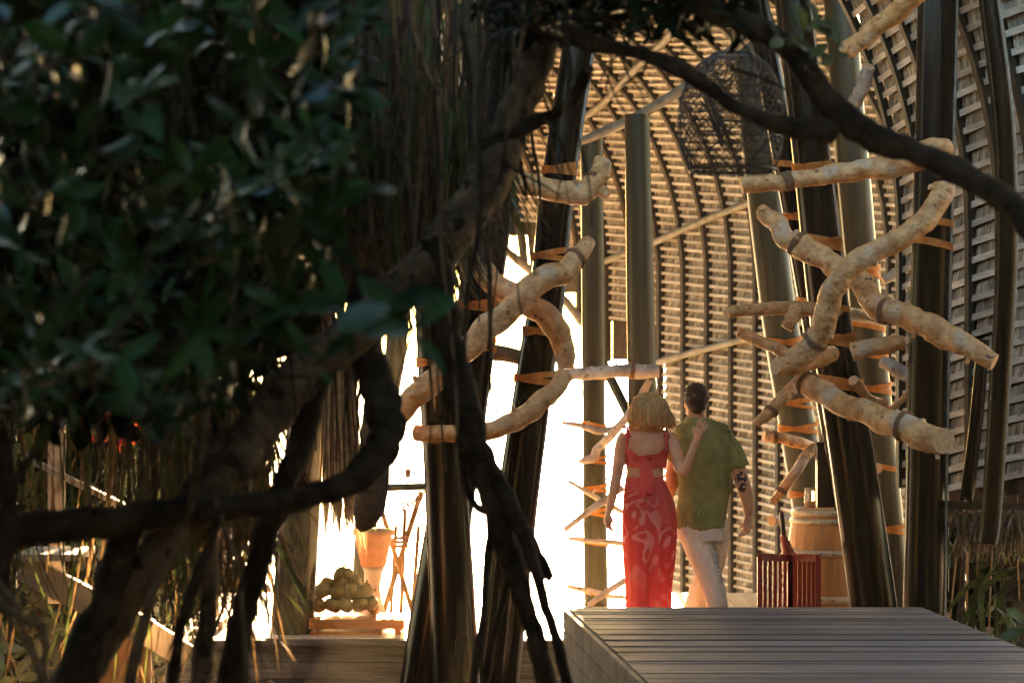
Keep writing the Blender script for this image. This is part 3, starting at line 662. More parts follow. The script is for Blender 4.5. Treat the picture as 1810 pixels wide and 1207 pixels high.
for i in range(1300):           # unseen leaves added behind the viewer to darken the foreground
    whorl(b, Vector((random.uniform(-9, 8), random.uniform(-4.5, -2.0), random.uniform(-0.5, 6.5))), 6, 0.42, None, 1)
for i in range(1900):            # unseen canopy added overhead and at the sides to block skylight
    x = random.uniform(-7, 7.0); y = random.uniform(-2, 10.5); zz = random.uniform(4.2, 6.5)
    if -3.6 < x < -0.4 and 2.0 < y < 6.0: continue  # gap left so cool skylight reaches the near leaves
    if i % 5 == 0: x = random.uniform(5.0, 7.0); zz = random.uniform(-1.0, 5.0)
    if i % 5 == 1: x = random.uniform(-7.0, -4.5); zz = random.uniform(-1.0, 5.0)
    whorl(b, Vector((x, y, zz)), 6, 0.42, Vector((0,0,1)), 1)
b.build('crown', [M['leaf'], M['leafdk'], M['blade'], M['bark']], tree)

# ------------------------------------------------------------------ curtain of hanging blades and fine roots behind the tree
def blade(b, p, L_, W_, sway, mi, segs=6, curl=0.0, up=False):
    vs = []; a = random.uniform(0, math.pi); sd_ = Vector((math.cos(a), math.sin(a)*0.6, 0))
    for i in range(segs+1):
        t = i/segs; c = p + Vector((sway.x*t*t + curl*math.sin(t*3), sway.y*t*t, (L_ if up else -L_)*(t - (0.25*t*t if up else 0))))
        w_ = W_/2*(1-t**2.2)+0.0006
        vs += [c - sd_*w_, c + sd_*w_]
    b.add(vs, [(2*i, 2*i+1, 2*i+3, 2*i+2) for i in range(segs)], mi, True)
random.seed(11)
b = MB()
for i in range(4600):
    x = random.uniform(-120, 720) if i % 2 else random.uniform(540, 900)
    d = random.uniform(10.2, 13.0); top = random.uniform(-120, 520)
    if x > 540: top = random.uniform(-120, 330)
    if 752 < x < 872 and random.random() < 0.8: top = random.uniform(150, 330)
    endy = 880 if x < 450 else 880-(x-450)*0.85
    if x > 700: endy = 640-(x-700)*1.2
    L_ = min(px(random.uniform(150, 420), d), max(0.1, px(endy - top, d)))
    if x > 860 and L_ > px(200, d): L_ = px(200, d)
    r = random.random()
    blade(b, P(x, top, d), L_, random.uniform(0.006, 0.03), Vector((random.gauss(0,0.12), random.gauss(0,0.1), 0)), 0 if r < 0.35 else (1 if r < 0.7 else 2), 6, random.gauss(0,0.02))
o = b.build('hanging_foliage', [M['blade'], M['dryblade'], M['root']]); tag(o, 'curtain of thin hanging blades and fine roots behind the tree', 'foliage', kind='stuff')
b = MB()
for i in range(700):
    x = random.uniform(260, 480) if i % 4 else random.uniform(-60, 400)
    d = random.uniform(9.4, 12.5); top = random.uniform(640, 900) ; L_ = px(random.uniform(140, 420), d)
    blade(b, P(x, top, d), L_, random.uniform(0.005, 0.02), Vector((random.gauss(0,0.16), 0, 0)), random.choice((0,1,1,2)), 6, random.gauss(0,0.02))
o = b.build('hanging_roots', [M['blade'], M['dryblade'], M['root']]); tag(o, 'fine dry roots and grasses hanging low under the dark limb', 'roots', kind='stuff')
# hedge mass far left behind everything
b = MB()
for i in range(2600):
    x = random.uniform(-6.5, -2.2); y = random.uniform(19.8, 22.5); zz = random.uniform(-1.2, 6.0)
    if x > -2.9 and zz < 2.3 and random.random() < 0.8: continue
    whorl(b, Vector((x, y, zz)), 5, 0.26, None, 0 if random.random() < 0.6 else 1)
o = b.build('hedge', [M['leafdk'], M['blade']]); tag(o, 'dark backlit shrubbery behind the stairs at far left', 'hedge', kind='stuff')

t = thing('dark_backing_wall', 'dark vertical board wall added behind the shrubs at far left to block bright gaps', 'wall', (-6.0, 22.8, -1.2))
b = MB()  # wall added as dark backing where bright gaps showed through the hedge
for i in range(44): b.box((-9.4+i*0.155, 22.8+0.012*(i%2), 0.9+0.05*random.random()), (0.15, 0.03, 4.3))
b.build('boards', M['brown'], t)
t = thing('dark_backing_fence', 'dark board fence added low behind the canes at the right edge to block glare', 'fence', (4.2, 18.2, -1.2))
b = MB()  # fence added as dark backing against the bright background
for i in range(28): b.box((3.22+i*0.13, 18.2+0.012*(i%2), -0.05+0.04*random.random()), (0.124, 0.03, 2.4))
b.build('boards', M['dark'], t)
b = MB()  # shrub added to darken the bright area under the thatch
for i in range(420):
    whorl(b, Vector((random.uniform(3.15, 5.2), random.uniform(16.6, 18.0), random.uniform(-1.2, 0.75))), 5, 0.17, None, 0 if random.random() < 0.6 else 1)
o = b.build('shrub', [M['leafdk'], M['blade']]); tag(o, 'dark bushy shrub added behind the canes to darken the lower right corner', 'shrub')

# ------------------------------------------------------------------ hanging basket (fish trap)
random.seed(3)
D_ = 11.0
t = thing('hanging_basket', 'dark open-weave cane fish trap hanging before the thatch below the bough', 'basket', tuple(P(1295, 205, D_)))
prof = [(96,34),(112,58),(140,78),(175,88),(215,92),(250,90),(280,84),(300,74),(308,60)]
def bprof(y):
    for (a, ra), (c, rc) in zip(prof, prof[1:]):
        if y <= c: return ra + (rc-ra)*(y-a)/(c-a)
    return prof[-1][1]
def bpt(y, a, k=1.0):
    cx = 1296 - 4*math.sin((y-96)/212*3); r = bprof(y)*k
    q = P(cx, y, D_); return q + Vector((px(r, D_)*math.cos(a), px(r, D_)*math.sin(a), 0))
b = MB()
for s_ in (-1, 1):
    for k in range(27):
        a0 = 2*math.pi*k/27 + random.uniform(-0.04, 0.04); tw = s_*random.uniform(2.3, 2.7)
        b.tube([bpt(96+212*j/13, a0 + tw*j/13, 1+0.02*s_+0.02*random.random()) for j in range(14)], px(1.0, D_), 5)
for k in range(9):
    y0 = 110 + 23*k + random.uniform(-4,4); tl = random.uniform(-4, 4)
    b.tube([bpt(min(308,max(96,y0+tl*math.cos(j*0.35))), j*2*math.pi/18) for j in range(19)], px(1.5, D_), 5)
for k in range(14):      # inner funnel weave and stray canes
    a0 = random.uniform(0, 6.28); b.tube([bpt(110+150*j/6, a0+j*0.25+random.uniform(-.1,.1), 0.8-0.1*j) for j in range(7)], px(1.6, D_), 5)
b.build('weave', M['basket'], t)
for y0 in (97, 300):
    b = MB(); b.tube([bpt(y0, j*2*math.pi/24, 1.03) for j in range(25)], px(3.2, D_), 7, rough=0.2, nscale=20); b.build('rim', M['basket'], t)
b = MB(); b.tube([P(1296,98,D_), P(1290,40,D_), P(1285,-60,D_)], px(1.8,D_), 6); b.build('cord', M['basket'], t)

# ------------------------------------------------------------------ barrel, red screen, things beside
D_ = 17.3; cx = 1464
t = thing('wine_barrel', 'upright oak barrel with pale metal hoops behind the red slatted screen', 'barrel', tuple(P(cx, 1107, D_)))
def brad(y): return 72 - 11*((y-1000)/105.0)**2
b = MB(); seg = 40; rows = 14; vs = []; fs = []
for j in range(rows+1):
    y = 900 + (1102-900)*j/rows
    for k in range(seg):
        a = 2*math.pi*k/seg; r = brad(y)*(1.0 if (k % 2) else 0.994); vs.append(P(cx, y, D_) + Vector((px(r,D_)*math.cos(a), px(r,D_)*math.sin(a), 0)))
for j in range(rows):
    for k in range(seg):
        k2 = (k+1)%seg; fs.append((j*seg+k, (j+1)*seg+k, (j+1)*seg+k2, j*seg+k2))
fs.append(tuple(range(seg))); b.add(vs, fs); b.build('staves', M['oak'], t)
for (y0, y1) in ((898,909),(914,923),(968,979),(1048,1060),(1085,1094)):
    b = MB(); vs = []; fs = []
    for y, off in ((y0,2.2),(y1,2.2),(y1,-1),(y0,-1)):
        for k in range(seg):
            a = 2*math.pi*k/seg; r = brad(y)+off; vs.append(P(cx, y, D_) + Vector((px(r,D_)*math.cos(a), px(r,D_)*math.sin(a), 0)))
    for j in range(4):
        for k in range(seg):
            k2 = (k+1)%seg; j2 = (j+1)%4; fs.append((j*seg+k, j*seg+k2, j2*seg+k2, j2*seg+k))
    b.add(vs, fs, 0, True); 
    for k in range(1, seg, 9):
        a = 2*math.pi*k/seg+0.3; b.ball(P(cx,(y0+y1)/2,D_)+Vector((px(brad(y0)+2.5,D_)*math.cos(a), -abs(px(brad(y0)+2.5,D_)*math.sin(a)),0)), px(1.6,D_), 1, 6, 4)
    b.build('hoop', [M['hoop'], M['dark']], t)
t = thing('glass_jar', 'small glass jar with amber contents standing on the barrel', 'jar', tuple(P(1432, 898, 17.1)))
b = MB(); d = 17.15
gl = bpy.data.materials.new('jar_glass'); gl.use_nodes = True; g = gl.node_tree.nodes['Principled BSDF']; g.inputs['Transmission Weight'].default_value = 0.85; g.inputs['Roughness'].default_value = 0.05; g.inputs['Base Color'].default_value = (1,0.93,0.8,1)
b.loft([(P(1432,897,d).x,d,P(0,897,d).z,px(10,d),px(10,d)),(P(1432,0,d).x,d,P(0,880,d).z,px(10.5,d),px(10.5,d)),(P(1432,0,d).x,d,P(0,870,d).z,px(9,d),px(9,d)),(P(1432,0,d).x,d,P(0,866,d).z,px(9.5,d),px(9.5,d))], 18); b.build('body', gl, t)
b = MB(); b.loft([(P(1432,0,d).x,d,P(0,896,d).z,px(8,d),px(8,d)),(P(1432,0,d).x,d,P(0,884,d).z,px(8,d),px(8,d))], 16); b.build('contents', M['orangewood'], t)
b = MB(); b.loft([(P(1432,0,d).x,d,P(0,866,d).z,px(10.5,d),px(10.5,d)),(P(1432,0,d).x,d,P(0,862,d).z,px(9.5,d),px(9.5,d))], 16); b.build('lid', M['hoop'], t)
t = thing('block', 'small dark wooden box on the barrel half behind the leaning column', 'box', tuple(P(1462,898,17.2)))
b = MB(); b.box(P(1460,840,17.3), (px(34,17.3), 0.12, px(112,17.3))); b.box(P(1460,784,17.3), (px(38,17.3), 0.14, px(6,17.3))); b.build('case', M['dark'], t)

t = thing('slatted_screen', 'low folding red screen of upright slats standing left of the barrel', 'screen', tuple(P(1394, 1110, 16.75)))
def panel(xa, da, xb, db, y0, y1, n, name):
    b = MB(); A0, A1 = P(xa,y0,da), P(xb,y0+2,db); B0 = Vector((A0.x,A0.y,0.0)); B1 = Vector((A1.x,A1.y,0.0))
    b.bar(A0, B0, 0.035, 0.03, (0,1,0)); b.bar(A1, B1, 0.035, 0.03, (0,1,0)); b.bar(A0, A1, 0.035, 0.05)
    b.bar(B0+Vector((0,0,0.08)), B1+Vector((0,0,0.08)), 0.03, 0.05)
    for k in range(1, n):
        t_ = k/n; p = A0.lerp(A1, t_); q = B0.lerp(B1, t_)+Vector((0,0,0.1)); b.bar(p, q, 0.026, 0.012, (0,1,0))
    o = b.build(name, M['redwood'], t)
panel(1343,16.55,1396,16.9,984,1100,6,'panel'); panel(1398,16.9,1446,16.6,984,1100,6,'panel')
t = thing('furled_parasol', 'small dark furled umbrella with striped neck leaning by the red screen', 'umbrella', tuple(P(1386,984,17.0)))
b = MB(); b.tube([P(*q) for q in spline([(1381,904,17.0),(1384,930,17.0),(1386,952,17.0)],4)], px(4.2,17), 10); b.build('handle', M['dark'], t)
b = MB()
sp = [P(*q) for q in spline([(1384,945,17.0),(1389,962,17.0),(1394,982,17.0),(1394,1010,17.0)],6)]
b.tube(sp, [px(4+9*(i/len(sp))**0.7,17)*(1+0.18*(i%2)) for i in range(len(sp))], 14, rough=0.2, nscale=30); b.build('canopy', M['redwood'], t)

# ------------------------------------------------------------------ left side: bench, fruit, pot, fronds, tripod
D_ = 16.8
t = thing('low_bench', 'low orange wooden bench carrying the heap of green fruit', 'bench', tuple(P(635,1118,D_)))
b = MB(); b.box((P(633,0,D_).x, D_, P(0,1097,D_).z), (px(166,D_), 0.42, px(17,D_))); b.build('top', M['orangewood'], t)
b = MB(); b.box((P(615,0,D_).x, D_-0.02, P(0,1116,D_).z), (px(125,D_), 0.34, px(11,D_))); b.build('rail', M['orangewood'], t)
for x in (565, 705):
    b = MB(); b.box((P(x,0,D_).x, D_, P(0,1114,D_).z), (px(10,D_), 0.3, px(16,D_))); b.build('leg', M['orangewood'], t)
random.seed(9)
rows = [(1068, [562,587,612,637,656]),(1044,[570,596,622,646]),(1028,[580,606,630]),(1016,[602,612])]
k = 0
for ri, (y, xs) in enumerate(rows):
    for x in xs:
        for dd in ((0,0.17) if ri < 2 else (0.08,)):
            c = P(x+random.uniform(-3,3), y+random.uniform(-2,3), D_-0.08+dd); b = MB()
            rot = Quaternion((random.gauss(0,1),random.gauss(0,1),random.gauss(0,1)), random.uniform(0,3)).to_matrix() if False else Quaternion(rdir(), random.uniform(0,3)).to_matrix()
            b.ball((0,0,0), (0.05,0.05,0.068), 0, 12, 8, rot); tip = rot @ Vector((0,0,0.068)); b.tube([tip*0.95, tip*1.25], 0.008, 6, 0)
            b.v = [tuple(Vector(v)+c) for v in b.v]
            ordn = ('leftmost','second from the left','third from the left','fourth from the left','fifth from the left')[xs.index(x)]
            rown = ('bottom','second','third','top')[ri] + (' row, back side' if dd == 0.17 else ' row, near side')
            o = b.build('green_fruit', M['fruit'], None, c); tag(o, 'yellow green fruit, %s in the %s of the heap' % (ordn, rown), 'fruit', 'fruits heaped on the orange bench'); k += 1
D_ = 17.25; cx = P(660,0,D_).x; zt = lambda y: P(0,y,D_).z
t = thing('terracotta_pot', 'terracotta pot with sprouting shoots on a pale pedestal behind the fruit', 'plant pot', (cx, D_, 0))
b = MB(); b.loft([(cx,D_,zt(1000),px(22,D_),px(22,D_)),(cx,D_,zt(946),px(33,D_),px(33,D_)),(cx,D_,zt(945),px(37,D_),px(37,D_)),(cx,D_,zt(935),px(37,D_),px(37,D_)),(cx,D_,zt(936),px(32,D_),px(32,D_)),(cx,D_,zt(946),px(30,D_),px(30,D_))], 28); b.build('pot', M['terracotta'], t)
b = MB()
for i in range(14): blade(b, Vector((cx+random.uniform(-.1,.1), D_+random.uniform(-.08,.08), zt(942))), random.uniform(0.03,0.09), 0.016, Vector((random.gauss(0,.08),random.gauss(0,.05),0)), 0, 4, 0.01, True)
b.build('shoots', M['blade'], t)
t = thing('pedestal', 'pale flared pedestal under the terracotta pot', 'pedestal', (cx, D_, 0))
b = MB(); b.loft([(cx,D_,0.0,px(25,D_),px(25,D_)),(cx-0.01,D_,zt(1070),px(20,D_),px(20,D_)),(cx-0.01,D_,zt(1040),px(14,D_),px(14,D_)),(cx,D_,zt(1012),px(16,D_),px(16,D_)),(cx,D_,zt(1001),px(20,D_),px(20,D_))], 24); b.build('stem', M['palewood'], t)

D_ = 14.2
t = thing('palm_frond_bundle', 'bundle of dry palm fronds hanging upside down, splayed at its lower end', 'fronds', tuple(P(600,640,D_)))
b = MB(); c0 = P(598,610,D_)
for i in range(420):
    a = random.uniform(0,6.28); r = random.random()**0.5; L_ = px(random.uniform(270,360),D_)
    p = c0 + Vector((math.cos(a)*r*px(24,D_), math.sin(a)*r*px(22,D_), random.uniform(-.1,.1)))
    blade(b, p, L_, random.uniform(0.008,0.02), Vector((math.cos(a)*r*px(22,D_)+px(9,D_), math.sin(a)*0.08, 0)), 0 if random.random()<.7 else 1, 6, random.gauss(0,.01))
b.build('leaves', [M['frond'], M['dryblade']], t)
t = thing('hanging_spathe', 'dark bulging woven bag hanging against the light beside the dry fronds', 'bag', tuple(P(660,800,13.6)))
b = MB(); d = 13.6; b.loft([(P(x,0,d).x,d,P(0,y,d).z,px(r,d),px(r*.7,d)) for x,y,r in ((640,940,3),(645,932,16),(652,905,28),(658,860,30),(662,800,28),(664,720,22),(664,640,14),(664,560,6))], 22); b.build('body', M['root'], t)
t = thing('bamboo_tripod', 'tied bundle of crossed bamboo poles against the glare right of the pot', 'tripod', tuple(P(705,1100,17.6)))
for (x0,y0,x1,y1,wd) in ((668,880,735,1100,9),(745,868,672,1100,10),(716,900,708,1100,7),(740,930,728,1090,7),(700,930,690,1096,6)):
    b = MB(); b.tube([P(x0,y0,17.6), P((x0+x1)/2,(y0+y1)/2,17.55), P(x1,y1,17.7)], px(wd/2,17.6), 9, rough=.08, nscale=9); b.build('pole', M['dryblade'], t)
b = MB(); b.tube([P(706+14*math.cos(a), 950+a*1.2, 17.5)+Vector((0,0.09*math.sin(a),0)) for a in [j*.5 for j in range(26)]], 0.012, 6); b.build('lashing', M['rope'], t)
t = thing('curly_vine', 'thin curly vine sprouting above the bamboo tripod', 'plant', tuple(P(725,870,17.4)))
b = MB()
for k in range(6):
    x0 = 700+k*9; b.tube([P(x0+9*math.cos(j*.7+k)*(1-j/16)+j*1.2, 905-6*k+5*math.sin(j*.9)*1.4-j, 17.4) for j in range(14)], 0.006, 5)
b.tube([P(718,880,17.4),P(720,850,17.4),P(721,832,17.4)], .007, 6); b.box(P(721,836,17.4), (.04,.03,.06))
b.build('stems', M['dryblade'], t)
t = thing('crossbar', 'level dark metal bar between the hanging bag and the left column', 'bar', tuple(P(715,861,15.8)))
b = MB(); b.tube([P(676,862,15.8), P(760,859,15.8)], px(6.5,15.8), 12); b.build('rod', M['olive'], t)
t = thing('cord', 'thin bluish cord dangling in the bright gap above the lowest branches', 'cord', tuple(P(705,660,14)))
b = MB(); b.tube([P(*q) for q in spline([(724,600,14),(712,640,14),(704,668,14),(698,690,14),(686,712,14)],5)], 0.006, 6); b.build('strand', M['basket'], t)

# stairs, rail and post in the lower left
t = thing('wooden_stairs', 'weathered timber stair landing and sloping stringer in the lower left shade', 'stairs', tuple(P(120,1200,12.5)))
b = MB(); b.box(P(98,978,12.4), (px(110,12.4), 0.5, px(12,12.4))); b.build('landing', M['palewood'], t)
b = MB(); b.bar(P(38,1000,12.3), P(262,1118,12.3), 0.05, px(48,12.3)); b.build('stringer', M['palewood'], t)
b = MB(); b.box(P(140,992,12.25), (px(16,12.3), 0.1, px(30,12.3))); b.build('tread', M['palewood'], t)
b = MB(); b.bar(P(250,1110,12.6), P(330,1160,12.6), 0.04, px(44,12.6)); b.build('tread', M['palewood'], t)
t = thing('stair_post', 'pale square post rising behind the dark limb at far left', 'post', tuple(P(100,1200,12.8)))
b = MB(); b.box(P(100,900,12.8), (px(26,12.8), 0.08, px(330,12.8))); b.build('post', M['palewood'], t)
t = thing('handrail', 'grey sloping handrail in front of the backlit shrubs', 'handrail', tuple(P(150,850,12.5)))
b = MB(); b.bar(P(40,806,12.5), P(240,905,12.5), 0.05, 0.03); b.build('rail', M['palewood'], t)
t = thing('brown_panel', 'plain brown cloth panel low behind the roots', 'panel', tuple(P(220,1200,13)))
b = MB(); b.box(P(215,1150,13.2), (px(105,13.2), 0.03, px(190,13.2))); b.build('sheet', M['brown'], t)
t = thing('table', 'white table edge beside the seated person', 'table', tuple(P(380,1128,16.9)))
b = MB(); b.box(P(372,1098,17), (px(52,17), .3, px(10,17))); b.build('top', M['palewood'], t)
b = MB(); b.box(P(392,1114,17), (px(8,17), .2, px(22,17))); b.build('leg', M['palewood'], t)
t = thing('white_pole', 'slim white pole catching light beside the seated person', 'pole', tuple(P(383,1120,17.2)))
b = MB(); b.tube([P(384,905,17.2), P(384,1116,17.2)], px(3.5,17.2), 8); b.build('shaft', M['palewood'], t)
t = thing('red_lantern_cloth', 'strips of red orange cloth hanging behind the root curtain', 'cloth', tuple(P(200,700,15)))
b = MB()
for i in range(26):
    x = random.uniform(150, 300); b.add([P(x,random.uniform(600,660),15.5),P(x+14,620,15.5),P(x+12,random.uniform(760,800),15.5),P(x-2,780,15.52)], [(0,1,2,3)])
b.build('strips', M['red'], t)

# ------------------------------------------------------------------ lower right: straw fringe, rim log, canes, plant
t = thing('straw_fringe', 'ragged straw fringe hanging under the thatch at the right edge', 'fringe', tuple(P(1750,915,12.6)))
b = MB()
for i in range(520):
    x = random.uniform(1686, 1860); d = 15.6-(x-1690)*0.003+random.uniform(-.15,.15)
    blade(b, P(x, random.uniform(900,922), d), px(random.uniform(30,85),d), random.uniform(0.008,0.022), Vector((random.gauss(0,.05),random.gauss(0,.04),0)), 0 if random.random()<.6 else 1, 4, random.gauss(0,.012))
b.build('straw', [M['frond'], M['dryblade']], t)
t = thing('rim_log', 'short pale log lying level under the thatch beside the near column', 'log', tuple(P(1705,918,12.9)))
b = MB(); b.tube([P(*q) for q in spline([(1668,917,15.6),(1700,920,15.55),(1750,914,15.5),(1850,905,15.2)],5)], px(15,15.5), 16, 0, .15, 8, True, 1); b.build('wood', [M['drift'], M['cut']], t)
t = thing('lower_beam', 'dark squared beam above the pale rim log at right', 'beam', tuple(P(1720,890,12.8)))
b = MB(); b.bar(P(1664,892,15.6), P(1880,896,15.0), 0.05, px(14,15.4)); b.build('beam', M['rib'], t)
random.seed(31)
CX = sorted(random.uniform(1688, 1850) for _ in range(16))
ORD = ('leftmost','second','third','fourth','fifth','sixth','seventh','eighth','ninth','tenth','eleventh','twelfth','thirteenth','fourteenth','fifteenth','rightmost')
for i in range(16):
    x = CX[i]; d = random.uniform(15.4, 16.6); lean = random.uniform(-50, 50)
    b = MB(); a = P(x, random.uniform(905,990), d); c = Vector((P(x+lean,0,d).x, d+random.uniform(-.1,.1), -1.3)); w_ = random.uniform(0.005, 0.014)
    b.tube([a, a.lerp(c,.5)+Vector((random.uniform(-.03,.03),0,0)), c], w_, 8, rough=.1, nscale=8); o = b.build('cane', M[random.choice(['root','drift','dryblade'])], None, c)
    tag(o, '%s thin cane%s under the straw fringe, leaning %s' % (ORD[i], '' if i in (0, 15) else ' from the left', 'right' if lean > 0 else 'left'), 'cane', 'canes under the straw fringe')
t = thing('strap_leaf_plant', 'green plant with long arching strap leaves beside the deck at right', 'plant', tuple(P(1760,1230,12)))
b = MB(); 
for (x0,y0,x1,y1,x2,y2,wd) in ((1700,1110,1740,1040,1800,1000,8),(1675,1080,1720,1030,1790,1003,6),(1740,1130,1735,1050,1758,1000,9),(1720,1120,1722,1060,1740,1010,7),(1800,1160,1770,1080,1700,1050,7),(1760,1150,1768,1060,1800,1008,8),(1810,1110,1785,1095,1760,1104,9)):
    q = spline([(x0,y0,15.35),(x1,y1,15.3),(x2,y2,15.25)],7); vs = []
    for i,(x,y,d) in enumerate(q):
        t_ = i/(len(q)-1); ww = px(wd*(math.sin(math.pi*min(1,t_*0.85+0.15)))+0.4, d); vs += [P(x,y,d)+Vector((-ww*.7,0,ww*.4)), P(x,y,d)+Vector((ww*.7,0.02,-ww*.4))]
    b.add(vs, [(2*i,2*i+1,2*i+3,2*i+2) for i in range(len(q)-1)], 0, True)
for k in range(60):
    blade(b, P(random.uniform(1690,1880), random.uniform(1120,1190), random.uniform(15.2,16.2)), random.uniform(.15,.55), .02, Vector((random.gauss(0,.15),random.gauss(0,.1),0)), 0, 6, 0, True)
whorl(b, P(1815,1112,14.0), 5, .17, Vector((0,-.6,.6)).normalized(), 0)
b.build('leaves', M['leaf2'] if 'leaf2' in M else M['blade'], t)
t = thing('tree_stump', 'rough brown trunk standing in the right corner behind the plants', 'trunk', tuple(P(1805,1200,13.8)))
b = MB(); b.tube([P(1795,1000,15.9), P(1803,1080,15.8), P(1812,1300,15.7)], [px(28,15.8),px(34,15.8),px(44,15.8)], 18, rough=.2, nscale=8); b.build('trunk', M['drift'] if False else M['barklight'], t)

# ------------------------------------------------------------------ people
def remeshed(b, name, m, parent, voxel=0.006, smooth=4, disp=None):
    me = bpy.data.meshes.new(name); me.from_pydata(b.v, [], b.f); me.update()
    ob = bpy.data.objects.new(name, me); COL.objects.link(ob)
    r = ob.modifiers.new('r', 'REMESH'); r.mode = 'VOXEL'; r.voxel_size = voxel; r.use_smooth_shade = True
    s_ = ob.modifiers.new('s', 'SMOOTH'); s_.factor = 0.5; s_.iterations = smooth
    bpy.context.view_layer.update(); dg = bpy.context.evaluated_depsgraph_get()
    nm = bpy.data.meshes.new_from_object(ob.evaluated_get(dg)); nm.name = name
    bpy.data.objects.remove(ob); bpy.data.meshes.remove(me)
    if disp:
        for v in nm.vertices:
            v.co += Vector(v.normal)*disp(v.co)
    nm.polygons.foreach_set('use_smooth', [True]*len(nm.polygons)); nm.materials.clear(); nm.materials.append(m)
    o = bpy.data.objects.new(name, nm); COL.objects.link(o)
    if parent is not None: o.parent = parent; o.matrix_parent_inverse = Matrix.Translation(-Vector(parent.location))
    return o
def T(b, pts, seg=14, flat=1.0):     # (x,y,width_px,depth)
    sp = spline(pts, 5); b.tube([P(x,y,d) for x,y,w_,d in sp], [px(w_/2,d) for x,y,w_,d in sp], seg, flat=flat)
def rings(b, rs, d, seg=26):         # (cx,y,halfwidth_px,ry_m)
    sp = spline(rs, 4); b.loft([(P(x,0,d).x, d, P(0,y,d).z, px(r,d), ry) for x,y,r,ry in reversed(sp)], seg)
def hand(b, wrist, fwd, side, back, s=1.0, curl=0.5, thumb=1):
    """wrist point, fwd = finger direction, side = towards the thumb, back = back of the hand"""
    fwd = fwd.normalized(); side = side.normalized(); back = back.normalized()
    b.tube([wrist - fwd*0.02*s, wrist + fwd*0.02*s, wrist + fwd*0.05*s, wrist + fwd*0.085*s], [0.021*s,0.027*s,0.036*s,0.034*s], 12, flat=1.0)
    for i, (off, ln) in enumerate(((0.033,0.074),(0.011,0.084),(-0.012,0.078),(-0.034,0.062))):
        p = wrist + fwd*0.08*s + side*off*s; q = p; pts = [p - fwd*0.015*s]; d = fwd.copy()
        for j, f in enumerate((0.45,0.3,0.25)):
            a = curl*(0.5+0.5*j)*(1+0.1*i); d = (d*math.cos(a) - back*math.sin(a)).normalized(); q = q + d*ln*f*s; pts.append(q)
        b.tube(pts, [0.0098*s,0.0088*s,0.0078*s,0.0066*s], 8)
    p = wrist + fwd*0.03*s + side*0.02*s
    b.tube([p, p+(side*0.7+fwd*0.6-back*0.3).normalized()*0.035*s, p+(side*0.5+fwd-back*0.5).normalized()*0.07*s], [0.014*s,0.011*s,0.008*s], 8)

# fabric with pale swirling print
fm = bpy.data.materials.new('coral_print'); fm.use_nodes = True; t_ = fm.node_tree; N = t_.nodes; L = t_.links; bs = N['Principled BSDF']
tc = N.new('ShaderNodeTexCoord'); nz = N.new('ShaderNodeTexNoise'); nz.inputs['Scale'].default_value = 3.6; nz.inputs['Detail'].default_value = 1.5; nz.inputs['Distortion'].default_value = 1.6
L.new(tc.outputs['Object'], nz.inputs['Vector'])
wv = N.new('ShaderNodeMath'); wv.operation = 'MULTIPLY'; wv.inputs[1].default_value = 26.0; L.new(nz.outputs['Fac'], wv.inputs[0])
sn = N.new('ShaderNodeMath'); sn.operation = 'SINE'; L.new(wv.outputs[0], sn.inputs[0])
cr = N.new('ShaderNodeValToRGB'); cr.color_ramp.elements[0].position = 0.25; cr.color_ramp.elements[0].color = (0.74,0.08,0.065,1); cr.color_ramp.elements[1].position = 1.0; cr.color_ramp.elements[1].color = (0.86,0.34,0.30,1)
L.new(sn.outputs[0], cr.inputs[0]); nb = N.new('ShaderNodeTexNoise'); nb.inputs['Scale'].default_value = 2.2; L.new(tc.outputs['Object'], nb.inputs['Vector'])
mx = N.new('ShaderNodeMixRGB'); mx.blend_type = 'MIX'; cr2 = N.new('ShaderNodeValToRGB'); cr2.color_ramp.elements[0].position = 0.38; cr2.color_ramp.elements[1].position = 0.58
L.new(nb.outputs['Fac'], cr2.inputs[0]); L.new(cr2.outputs[0], mx.inputs[0]); mx.inputs[1].default_value = (0.84,0.13,0.10,1); L.new(cr.outputs[0], mx.inputs[2])
L.new(mx.outputs[0], bs.inputs['Base Color']); bs.inputs['Roughness'].default_value = 0.75
tr = N.new('ShaderNodeBsdfTranslucent'); L.new(mx.outputs[0], tr.inputs[0]); ms = N.new('ShaderNodeMixShader'); ms.inputs[0].default_value = 0.35
L.new(bs.outputs[0], ms.inputs[1]); L.new(tr.outputs[0], ms.inputs[2]); L.new(ms.outputs[0], N['Material Output'].inputs[0])
M['coral'] = fm
M['shirt'] = mat('olive_shirt', (0.38,0.34,0.11), (0.29,0.26,0.08), rough=0.8, nscale=3, trans=0.25)
M['trouser'] = mat('cream_trousers', (0.86,0.79,0.66), (0.78,0.70,0.56), rough=0.85, nscale=3, trans=0.3)
M['blonde'] = mat('blonde_hair', (0.95,0.64,0.27), (0.58,0.33,0.11), rough=0.4, scale=(60,60,3), nscale=1.5, trans=0.42)
M['brownhair'] = mat('brown_hair', (0.09,0.035,0.016), (0.04,0.016,0.008), rough=0.5, nscale=40, bump=.6, bscale=60)

